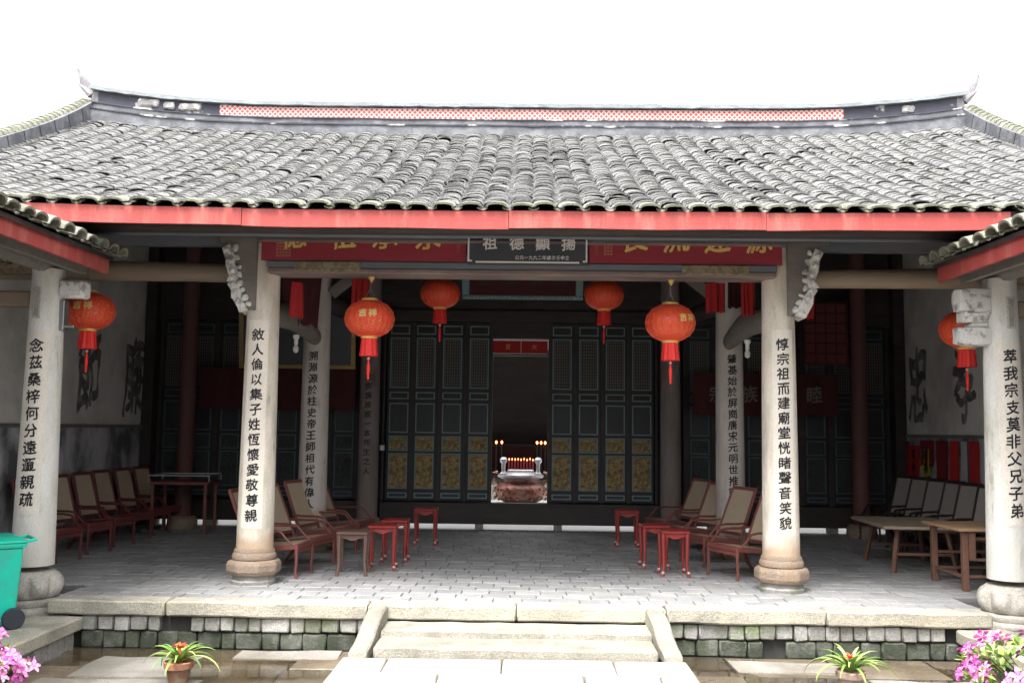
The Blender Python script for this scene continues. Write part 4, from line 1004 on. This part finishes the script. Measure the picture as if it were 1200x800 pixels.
# ================================================================== LANTERNS
def make_lantern():
    r = thing('paper_lantern', 'x', 'lantern', (0, 0, 0), 0, 'red lanterns hung from the beams')   # origin at the globe's centre
    b = MB(); n = 32; prof = []
    RX, RZ = .245, .185
    for i in range(17):
        a = -PI/2+PI*i/16; a = max(min(a, PI/2*.93), -PI/2*.93); prof.append((RX*math.cos(a)**.85, RZ*math.sin(a)))
    vs = []; fs = []; N3 = 96
    for rr, z in prof:
        for j in range(N3):
            a = 2*PI*j/N3; k = 1-.022*abs(math.cos(a*12)) ; vs.append((rr*k*math.cos(a), rr*k*math.sin(a), z))
    for i in range(16):
        for j in range(N3): fs.append((i*N3+j, i*N3+(j+1) % N3, (i+1)*N3+(j+1) % N3, (i+1)*N3+j))
    b.add(vs, fs); b.build('globe', 'lantern_red', r, smooth='all')
    b = MB()
    for k in range(24):
        a = 2*PI*(k+.5)/24; b.sweep([((rr+.001)*math.cos(a), (rr+.001)*math.sin(a), z) for rr, z in prof[::2]], .0028, 4)
    b.build('ribs', 'lantern_rib', r)
    for nm, z0, z1 in (('top_cap', .172, .200), ('bottom_cap', -.200, -.172)):
        b = MB(); b.lathe([(.075, z0), (.082, z0+.004), (.082, z1-.004), (.07, z1)], 24); b.build(nm, 'brass_gold', r, smooth=True)
    b = MB(); K = 40; prof2 = [(.072, -.20), (.078, -.26), (.088, -.37)]; vs = []; fs = []
    for rr, z in prof2:
        for j in range(K): a = 2*PI*j/K; q = rr*(1+.05*math.sin(j*PI/2)); vs.append((q*math.cos(a), q*math.sin(a), z))
    for i in range(2):
        for j in range(K): fs.append((i*K+j, i*K+(j+1) % K, (i+1)*K+(j+1) % K, (i+1)*K+j))
    fs.append(tuple(range(2*K, 3*K))); b.add(vs, fs); b.build('skirt', 'lantern_skirt', r)
    b = MB(); b.sweep([(0, 0, -.36), (0, 0, -.44), (0, 0, -.47), (0, 0, -.60)], [.006, .010, .018, .010], 8); b.build('tassel', 'lantern_skirt', r)
    b = MB(); b.lathe([(.0, -.41), (.014, -.40), (.014, -.385), (0, -.375)], 8); b.build('tassel_bead', 'porcelain', r)
    b = MB(); b.sweep([(-.05, 0, .2), (0, 0, .30)], .003, 4); b.sweep([(.05, 0, .2), (0, 0, .30)], .003, 4); b.sweep([(0, 0, .30), (0, 0, .42)], .003, 4); b.build('wire', 'metal_grey', r)
    # gold characters and floral specks on the side facing the courtyard
    def ell(u, v, h=0):
        el = v/RZ*.95; az = -PI/2+u/RX; k = 1.012+h*4; ce = math.cos(el)**.85
        return Vector((RX*k*ce*math.cos(az), RX*k*ce*math.sin(az), RZ*k*math.sin(el)))
    t = text_mesh([('吉', -.03, .035, .085), ('祥', .07, .035, .085)], ell, bold=.035, brush=.01, seed=80); t.build('characters', 'gold_text', r)
    b = MB(); rnd = random.Random(6)
    for k in range(150):
        u = rnd.uniform(-.34, .34); v = rnd.uniform(-.14, .14); sz = rnd.uniform(.0025, .006)
        if abs(u) < .14 and v > -.03: v = rnd.uniform(-.14, -.03)
        b.add([ell(u-sz, v), ell(u, v-sz*.8), ell(u+sz, v), ell(u, v+sz*.8)], [(0, 1, 2, 3)])
    b.build('gold_specks', 'gold_text', r)
    return r
mat('brass_gold', (.72, .48, .14), .45, .1, 10)
L0 = make_lantern()
lan = [(-1.49, -.02, 2.57, 'large red lantern hanging near the front left column inside the middle bay', 0), (1.47, -.02, 2.56, 'large red lantern hanging near the front right column inside the middle bay', .5),
       (-1.01, 2.3, 3.16, 'shaded red lantern half hidden by the beam, left of the carved plaque', .2), (1.01, 2.3, 3.16, 'shaded red lantern half hidden by the beam, right of the carved plaque', .9),
       (-4.22, -.15, 2.60, 'glossy red lantern beside the left outer column in front of the painted wall', .1), (4.36, .0, 2.53, 'red lantern almost hidden behind the right outer column', 0)]
for i, (x, y, z, lb, rz) in enumerate(lan):
    o = place(L0, (x, y, z), rz, lb, first=(i == 0))
    if i in (2, 3):            # the inner pair is plain
        for ch in list(o.children):
            if ch.name.startswith(('characters', 'gold_specks')): bpy.data.objects.remove(ch)
for i in (0, 1):
    x, y, z = lan[i][:3]; o = MB().lathe([(.006, 0), (.012, .012), (.034, .045), (.034, .055)], 12).build('lamp_socket', 'brass_gold', None, smooth=True, loc=(x+.01, y-.0, 2.93))
    tag(o, f'small pale ceiling socket above the front {"left" if i == 0 else "right"} lantern', 'socket', 'lantern sockets under the beam')
for i, (x, y, z) in enumerate(((-2.46, 1.0, 2.30), (2.46, 1.0, 2.30))):
    b = MB(); b.lathe([(.006, .0), (.03, .02), (.032, .06), (.016, .085), (.022, .10), (.022, .15), (.035, .17), (.035, .20)], 14); o = b.build('insulator_lamp', 'porcelain', None, smooth=True, loc=(x, y, z))
    tag(o, f'small white porcelain lamp holder hanging under the {"left" if i == 0 else "right"} moon beam', 'lamp holder', 'white lamp holders under the beams')
o = MB().box(-.035, .035, 0, .03, -.04, .04).build('light_switch', 'white_paint', None, bevel=.005, loc=(-2.10, 5.06, 1.20)); tag(o, 'small white square switch beside the back left column', 'switch')

# ================================================================== FURNITURE
def make_chair(W=.27, lean=.27, m='red_faded', cn='cane'):
    """low reclining cane armchair; faces +X, origin at floor below seat centre"""
    r = thing('reclining_chair', 'x', 'chair', (0, 0, 0), 0, 'reclining cane chairs')
    b = MB(); b.bar((.30, -W, .36), (.30, W, .36), .045, .055); b.bar((-.25, -W, .30), (-.25, W, .30), .04, .05)
    for s in (-1, 1): b.bar((.32, s*W, .36), (-.25, s*W, .30), .035, .055)
    b.bar((.30, -W*.96, .305), (.30, W*.96, .305), .02, .05)
    b.build('seat_frame', m, r, bevel=.004)
    b = MB(); b.bar((.28, 0, .378), (-.24, 0, .318), W*1.9, .012, up=(0, 0, 1)); b.build('seat_cane', cn, r)
    for s in (-1, 1):
        b = MB(); b.sweep([(.30, s*W, .34), (.305, s*W, .2), (.295, s*W, .08), (.31, s*W, .0)], [.022, .018, .015, .022], 8); b.build('leg', m, r, smooth=True)
        b = MB(); b.sweep([(-.22, s*W, .31), (-.27, s*W, .16), (-.38, s*W, .0)], [.022, .02, .018], 8); b.build('leg', m, r, smooth=True)
        b = MB(); b.sweep([(.27, s*(W+.01), .37), (.19, s*(W+.02), .44), (.12, s*(W+.025), .52), (0, s*(W+.025), .535), (-.2, s*(W+.02), .53), (-.25-lean*.38, s*(W+.01), .54)], [.014, .016, .018, .018, .018, .014], 8, .8); b.build('armrest', m, r, smooth=True)
    q0, q1 = Vector((-.25, 0, .31)), Vector((-.25-lean, 0, .96)); b = MB()
    for s in (-1, 1): b.bar(q0+Vector((0, s*(W-.01), 0)), q1+Vector((0, s*(W-.03), 0)), .035, .035, up=(1, 0, 0))
    b.bar(q1+Vector((0, -(W-.02), 0)), q1+Vector((0, W-.02, 0)), .035, .045); b.bar(q0.lerp(q1, .12)+Vector((0, -(W-.02), 0)), q0.lerp(q1, .12)+Vector((0, W-.02, 0)), .03, .04)
    b.build('back_frame', m, r, bevel=.004)
    b = MB(); a, c = q0.lerp(q1, .14), q0.lerp(q1, .98); b.bar(a, c, W*1.82, .010, up=(1, 0, .4)); b.build('back_cane', cn, r)
    return r
CH = make_chair(); CH2 = make_chair(.20, .19, 'maroon_dark'); CH3 = make_chair(.21, .17, 'black_lacquer', 'cane_grey')
# left and right rows by the side walls, then the two rows in the middle bay
nm = ['nearest', 'second', 'third', 'fourth', 'fifth', 'sixth', 'seventh', 'eighth', 'ninth', 'tenth']
spots = []
for i, y in enumerate((1.30, 2.02, 2.70, 3.32, 3.98, 4.6)):
    spots.append((-5.20+random.uniform(-.03, .03), y, -.24+random.uniform(-.09, .09), f'reclining cane chair against the painted left wall, {nm[i]} from the courtyard', 2))
for i, y in enumerate((.7, 1.32, 1.95, 2.5, 3.02, 3.5, 3.96, 4.42)):
    spots.append((5.20+random.uniform(-.03, .03), y, PI+.33+random.uniform(-.07, .07), f'shaded reclining cane chair against the right wall, {nm[i]} from the courtyard', 3))
for i, (x, y, a) in enumerate(((-2.44, .50, -.10), (-2.36, 1.12, -.30), (-2.28, 2.05, -.30), (-2.2, 2.9, -.25))):
    spots.append((x, y, a, f'reclining cane chair facing the middle bay from the left, {nm[i]} to the courtyard', 1))
for i, (x, y, a) in enumerate(((2.36, .86, PI+.46), (2.22, 1.80, PI+.40), (2.12, 2.75, PI+.38), (2.05, 3.65, PI+.35))):
    spots.append((x, y, a, f'reclining cane chair facing the middle bay from the right, {nm[i]} to the courtyard', 1))
used = set()
for x, y, a, lb, kd in spots:
    o = place({1: CH, 2: CH2, 3: CH3}[kd], (x, y, 0), a, lb, first=kd not in used); used.add(kd); o.scale = [(.88,)*3, (.91,)*3, (.93,)*3][kd-1]

def make_stool(m, h=.47, w=.30, toe=True):
    r = thing('square_stool', 'x', 'stool', (0, 0, 0), 0, 'square stools in the middle bay')
    b = MB(); b.box(-w/2, w/2, -w/2, w/2, h-.028, h); b.build('seat', m, r, bevel=.008)
    b = MB(); a = w/2-.03
    for k in range(4):
        pts = [(-a, -a, h-.03), (a, -a, h-.03), (a, -a, h-.06), (a*.55, -a, h-.065), (a*.2, -a, h-.085), (-a*.2, -a, h-.085), (-a*.55, -a, h-.065), (-a, -a, h-.06)]
        mm = Matrix.Rotation(k*PI/2, 3, 'Z'); vs = [mm@Vector(p) for p in pts]+[mm@(Vector(p)+Vector((0, .015, 0))) for p in pts]; n = 8
        b.add(vs, [(i, (i+1) % n, n+(i+1) % n, n+i) for i in range(n)]+[tuple(reversed(range(n))), tuple(range(n, 2*n))])
    b.build('apron', m, r)
    for sx in (-1, 1):
        for sy in (-1, 1):
            x, y = sx*(w/2-.025), sy*(w/2-.025); b = MB()
            b.sweep([(x-.0*sx, y, h-.03), (x, y, h-.12), (x-.006*sx, y-.006*sy, .12), (x+.004*sx, y+.004*sy, .05), (x+.012*sx, y+.012*sy, .0)], [.024, .021, .015, .016, .021], 8); lg = b.build('leg', m, r, smooth=True)
            if toe: b = MB(); b.lathe([(.0, .018), (.016, .024), (.019, .035), (.012, .046), (0, .05)], 8, (x+sx*.008, y-.006+sy*.004, .01)); b.build('worn_toe', 'toe', lg, smooth=True)
    return r
S0 = make_stool('red_lacquer'); S1 = make_stool('brown_lacquer', .44, .32, False)
st = [(S0, 1.63, .86, .02, 'bright red stool nearest the courtyard on the right side'), (S0, 1.50, 1.42, .05, 'red stool directly behind the nearest right one'), (S0, 1.40, 3.30, .0, 'small red stool standing alone by the door sill on the right'),
      (S0, -1.45, .98, .06, 'bright red stool just right of the brown stool on the left side'), (S0, -1.40, 1.60, .0, 'red stool behind the bright one on the left side'), (S0, -1.22, 3.2, 0, 'red stool nearest the door sill on the left side')]
for i, (src, x, y, a, lb) in enumerate(st): place(src, (x, y, 0), a, lb, first=(i == 0))
place(S1, (-1.70, .62, 0), .06, 'brown carved stool with slim curved legs left of the red stools', first=True)

def tables():
    t = thing('trestle_table', 'low pale plank table with splayed legs, left of the orange-topped table in the right bay', 'table', (4.40, 1.75, 0), R(-3))
    b = MB(); b.box(-.42, .55, -.62, .62, .475, .51); b.build('table_top', 'table_top_pale', t, bevel=.006)
    for sy in (-1, 1):
        for sx in (-1, 1):
            b = MB(); b.bar((sx*.26+.05, sy*.42, .476), (sx*.34+.05, sy*.50, 0), .045, .035); b.build('leg', 'table_leg', t)
        b = MB(); b.bar((-.24, sy*.47, .2), (.34, sy*.47, .2), .03, .03); b.build('stretcher', 'table_leg', t)
    t = thing('square_table', 'wooden table with orange-brown top and stretchers beside the right outer column', 'table', (4.85, .45, 0), R(2))
    b = MB(); b.box(-.62, .62, -.40, .40, .575, .605); b.build('table_top', 'table_top', t, bevel=.006)
    for sx in (-1, 1):
        for sy in (-1, 1): MB().box(sx*.53-.028, sx*.53+.028, sy*.32-.028, sy*.32+.028, 0, .575).build('leg', 'table_leg', t, bevel=.004)
    for sy in (-1, 1):
        for z in (.14, .30, .50): MB().box(-.50, .50, sy*.32-.012, sy*.32+.012, z-.013, z+.013).build('stretcher', 'table_leg', t)
    for sx in (-1, 1): MB().box(sx*.53-.011, sx*.53+.011, -.29, .29, .14-.013, .14+.013).build('stretcher', 'table_leg', t)
    MB().box(-.50, -.44, -.36, -.33, .30, .575).build('corner_brace', 'table_leg', t)
    # glass topped display table at the back left
    t = thing('display_table', 'dim dark table with pale glass-edged top at the far end of the left bay', 'table', (-4.75, 4.2, 0), R(4))
    MB().box(-.40, .40, -.32, .32, .68, .72).build('table_top', 'red_faded', t, bevel=.006)
    b = MB(); b.box(-.42, .42, -.335, -.325, .80, .815); b.box(-.42, .42, .325, .335, .80, .815); b.box(.41, .42, -.325, .325, .80, .815); b.box(-.42, -.41, -.325, .325, .80, .815)
    for x in (-.415, .415):
        for y in (-.33, .33): b.box(x-.005, x+.005, y-.005, y+.005, .721, .80)
    b.build('glass_case_frame', 'metal_grey', t)
    for sx in (-1, 1):
        for sy in (-1, 1): MB().box(sx*.36-.02, sx*.36+.02, sy*.28-.02, sy*.28+.02, 0, .68).build('leg', 'red_faded', t)
tables()
o = tag(MB().lathe([(.02, 0), (.045, .01), (.05, .06), (.035, .10), (.015, .14), (.015, .19), (.022, .20)], 14).build('white_vase', 'porcelain', None, smooth=True, loc=(3.98, 4.95, .402+.0)), 'small pale bottle standing on the sill of the right bay doors', 'bottle')

# ================================================================== WHEELED BIN
def bin_():
    t = thing('wheeled_bin', 'turquoise green plastic wheeled bin standing beside the left outer column', 'bin', (-4.27, -1.62, -.128), R(-52))
    b = MB()
    def ring(w, d, z, y0=0): return [(-w, -d+y0, z), (w, -d+y0, z), (w, d+y0, z), (-w, d+y0, z)]
    lv = [ring(.175, .19, .03, .02), ring(.18, .20, .10, .02), ring(.215, .245, .60), ring(.218, .248, .64)]
    vs = [p for r_ in lv for p in r_]; fs = [(3, 2, 1, 0)]
    for i in range(3):
        for k in range(4): fs.append((i*4+k, i*4+(k+1) % 4, i*4+4+(k+1) % 4, i*4+4+k))
    fs.append((12, 13, 14, 15)); b.add(vs, fs); b.build('body', 'bin_green', t, bevel=.022, seg=3, smooth=True)
    b = MB(); b.add([p for r_ in (ring(.235, .262, .64), ring(.24, .268, .675)) for p in r_], [(3, 2, 1, 0), (4, 5, 6, 7)]+[(k, (k+1) % 4, 4+(k+1) % 4, 4+k) for k in range(4)]); b.build('rim', 'bin_green', t, bevel=.008, seg=2, smooth=True)
    b = MB(); b.add([p for r_ in (ring(.243, .275, .676), ring(.243, .272, .695), ring(.19, .21, .722)) for p in r_], [(3, 2, 1, 0), (8, 9, 10, 11)]+[(i*4+k, i*4+(k+1) % 4, i*4+4+(k+1) % 4, i*4+4+k) for i in range(2) for k in range(4)]); b.build('lid', 'bin_lid', t, bevel=.01, seg=2, smooth=True)
    b = MB(); b.sweep([(-.15, .27, .68), (-.15, .34, .69), (.15, .34, .69), (.15, .27, .68)], .014, 8); b.build('handle', 'bin_green', t, smooth=True)
    for s in (-1, 1):
        b = MB(); n = 20; r = .085; vs = []; fs = []
        for x in (s*.185, s*.225):
            for k in range(n): a = 2*PI*k/n; vs.append((x, .20+r*math.cos(a), .085+r*math.sin(a)))
        for k in range(n): fs.append((k, (k+1) % n, n+(k+1) % n, n+k))
        fs += [tuple(reversed(range(n))), tuple(range(n, 2*n))]; b.add(vs, fs); b.build('wheel', 'rubber', t, bevel=.01)
    for x in (-.1, 0, .1):
        b = MB(); b.bar((x, -.222, .15), (x*1.1, -.252, .58), .012, .012); b.build('rib', 'bin_green', t)
    text_mesh([(c, -.08+.05*i, .42, .05) for i, c in enumerate('環保')], lambda u, v, h=0: Vector((u, -.238-.06*(v-.42)-h, v)), bold=.01, brush=0, seed=3).build('stencil', 'white_paint', t)
bin_()

# ================================================================== PLANTS
def ribbon(mb, base, az, L, w, elev, droop, rnd, tip=.15, K=9, cup=.25):
    """strap leaf"""
    p = Vector(base); d = Vector((math.cos(az)*math.cos(elev), math.sin(az)*math.cos(elev), math.sin(elev))); side = Vector((-math.sin(az), math.cos(az), 0)); vs = []; fs = []; e = elev
    for i in range(K+1):
        t = i/K; ww = w*(1-t**2.2*(1-tip))*min(1, .65+t*2); n = side.cross(Vector((math.cos(az)*math.cos(e), math.sin(az)*math.cos(e), math.sin(e)))).normalized()
        vs += [p-side*ww/2+n*-ww*cup, p.copy(), p+side*ww/2+n*-ww*cup]
        e -= droop*(.4+1.2*t)/K; az += rnd.uniform(-.03, .03); p = p+Vector((math.cos(az)*math.cos(e), math.sin(az)*math.cos(e), math.sin(e)))*L/K
    for i in range(K): a = i*3; fs += [(a, a+1, a+4, a+3), (a+1, a+2, a+5, a+4)]
    mb.add(vs, fs)
def bromeliad(x, y, z, label, pm, pm2, seed, sc_=1):
    rnd = random.Random(seed); t = thing('potted_bromeliad', label, 'potted plant', (x, y, z), 0, 'bromeliads in clay pots')
    b = MB(); b.lathe([(.062, 0), (.066, .01), (.088, .125), (.088, .126)], 28); p = b.build('pot', pm2, t, smooth=True)
    b = MB(); b.lathe([(.09, .126), (.105, .13), (.108, .172), (.098, .176), (.09, .165)], 28); b.build('pot_rim', pm, p, smooth=True)
    MB().lathe([(.088, .15), (.088, .158)], 20).build('soil', 'soil', p)
    y_, g = MB(), MB()
    for i in range(30):
        az = i*2.4+rnd.uniform(-.2, .2); tt = i/30; (y_ if i % 3 == 0 else g).v
        ribbon(g if i % 3 else y_, (0, 0, .16), az, (.16+.18*(1-tt)+rnd.uniform(-.03, .05))*sc_, rnd.uniform(.028, .038), .6+tt*.75, 1.9-.9*tt+rnd.uniform(-.2, .3), rnd)
    g.build('leaves', 'leaf', t, smooth='all'); y_.build('yellow_leaves', 'leaf_yellow', t, smooth='all')
    r = MB()
    for i in range(18): ribbon(r, (0, 0, .26), i*2.4, rnd.uniform(.045, .075), .018, rnd.uniform(.3, 1.2), .9, rnd)
    r.sweep([(0, 0, .15), (0, 0, .27)], .012, 6); r.build('flower', 'bract', t, smooth='all')
bromeliad(-2.45, -2.22, -.385, 'potted bromeliad with red flower in a terracotta pot left of the walkway', 'terracotta', 'terracotta_wet', 1)
bromeliad(2.46, -2.12, -.40, 'potted bromeliad with red flower in a pale clay pot right of the walkway', 'clay_pale', 'clay_pale', 2, 1.12)

def azalea(x, y, z, label, seed, rx, rz_, ntop):
    rnd = random.Random(seed); t = thing('potted_azalea', label, 'potted plant', (x, y, z), 0, 'flowering azaleas at the front corners')
    o = tag(MB().box(-.2, .2, -.2, .2, 0, z+.385).build('stone_block', 'stone_block', None, bevel=.015, loc=(x, y, -.385)), 'squared stone block under the azalea pot in the bottom '+('left' if x < 0 else 'right')+' corner', 'block')
    b = MB(); b.lathe([(.12, 0), (.13, .02), (.18, .26), (.20, .265), (.20, .30), (.175, .30), (.17, .28)], 28); b.build('pot', 'terracotta_wet', t, smooth=True)
    MB().lathe([(.172, .27), (.172, .282)], 24).build('soil', 'soil', t)
    st_ = MB(); lf = MB(); lp = MB(); fl = MB(); fp = MB()
    def leaf(mb, p, d, L, w):
        d = d.normalized(); s_ = d.cross(Vector((rnd.uniform(-1, 1), rnd.uniform(-1, 1), 1))).normalized(); n = s_.cross(d)
        mb.add([p, p+d*L*.5+s_*w/2+n*w*.1, p+d*L, p+d*L*.5-s_*w/2+n*w*.1], [(0, 1, 2, 3)])
    tips = []
    for i in range(90):
        a = rnd.random()*2*PI; u = rnd.random(); rr = math.sqrt(rnd.random()); th = rr*1.25
        q = Vector((math.sin(th)*math.cos(a)*rx, math.sin(th)*math.sin(a)*rx, .34+math.cos(th)*rz_))*1; q *= rnd.uniform(.86, 1.05); tips.append(q)
        if i % 3 == 0: st_.sweep([(0, 0, .26), (q.x*.4, q.y*.4, .26+(q.z-.26)*.5), tuple(q)], [.010, .006, .003], 5)
    for q in tips:
        out_ = Vector((q.x, q.y, (q.z-.3)*.9+.1)).normalized()
        for k in range(12):
            d = out_+Vector((rnd.gauss(0, .7), rnd.gauss(0, .7), rnd.gauss(0, .5))); leaf(lp if rnd.random() < .6 else lf, q-out_*.01, d, rnd.uniform(.04, .07), rnd.uniform(.016, .026))
        for k in range(4):
            d = Vector((rnd.gauss(0, 1), rnd.gauss(0, 1), rnd.gauss(0, .8))); leaf(lf, q-out_*rnd.uniform(.04, .12), d, .05, .02)
        if rnd.random() < ntop:
            for k in range(rnd.randint(2, 4)):         # trumpet of five petals
                ax = (out_+Vector((rnd.gauss(0, .45), rnd.gauss(0, .45), rnd.gauss(0, .35)))).normalized(); c = q+ax*rnd.uniform(.015, .035)+Vector((rnd.gauss(0, .02), rnd.gauss(0, .02), rnd.gauss(0, .015)))
                s1 = ax.orthogonal().normalized(); s2 = ax.cross(s1); mb = fl if rnd.random() < .5 else fp; r = rnd.uniform(.034, .046); ph = rnd.random()*6
                for j in range(5):
                    an = ph+j*2*PI/5; e = s1*math.cos(an)+s2*math.sin(an); f = s1*math.cos(an+PI/2)+s2*math.sin(an+PI/2)
                    mb.add([c, c+e*r*.6-f*r*.32+ax*r*.35, c+e*r*1.05-f*r*.2+ax*r*.30, c+e*r*1.15+ax*r*.2, c+e*r*1.05+f*r*.2+ax*r*.30, c+e*r*.6+f*r*.32+ax*r*.35], [(0, 1, 2, 3, 4, 5)])
    st_.build('stems', 'stem', t); lf.build('foliage', 'leaf', t); lp.build('young_foliage', 'leaf_yellow', t); fl.build('blossom', 'petal', t); fp.build('pale_blossom', 'petal_pale', t)
azalea(-2.95, -4.25, -.29, 'azalea with magenta blossom in the bottom left corner beneath the bin', 1, .38, .42, .8)
azalea(2.78, -4.25, -.235, 'azalea with magenta blossom and pale leaves in the bottom right corner', 2, .44, .38, .7)
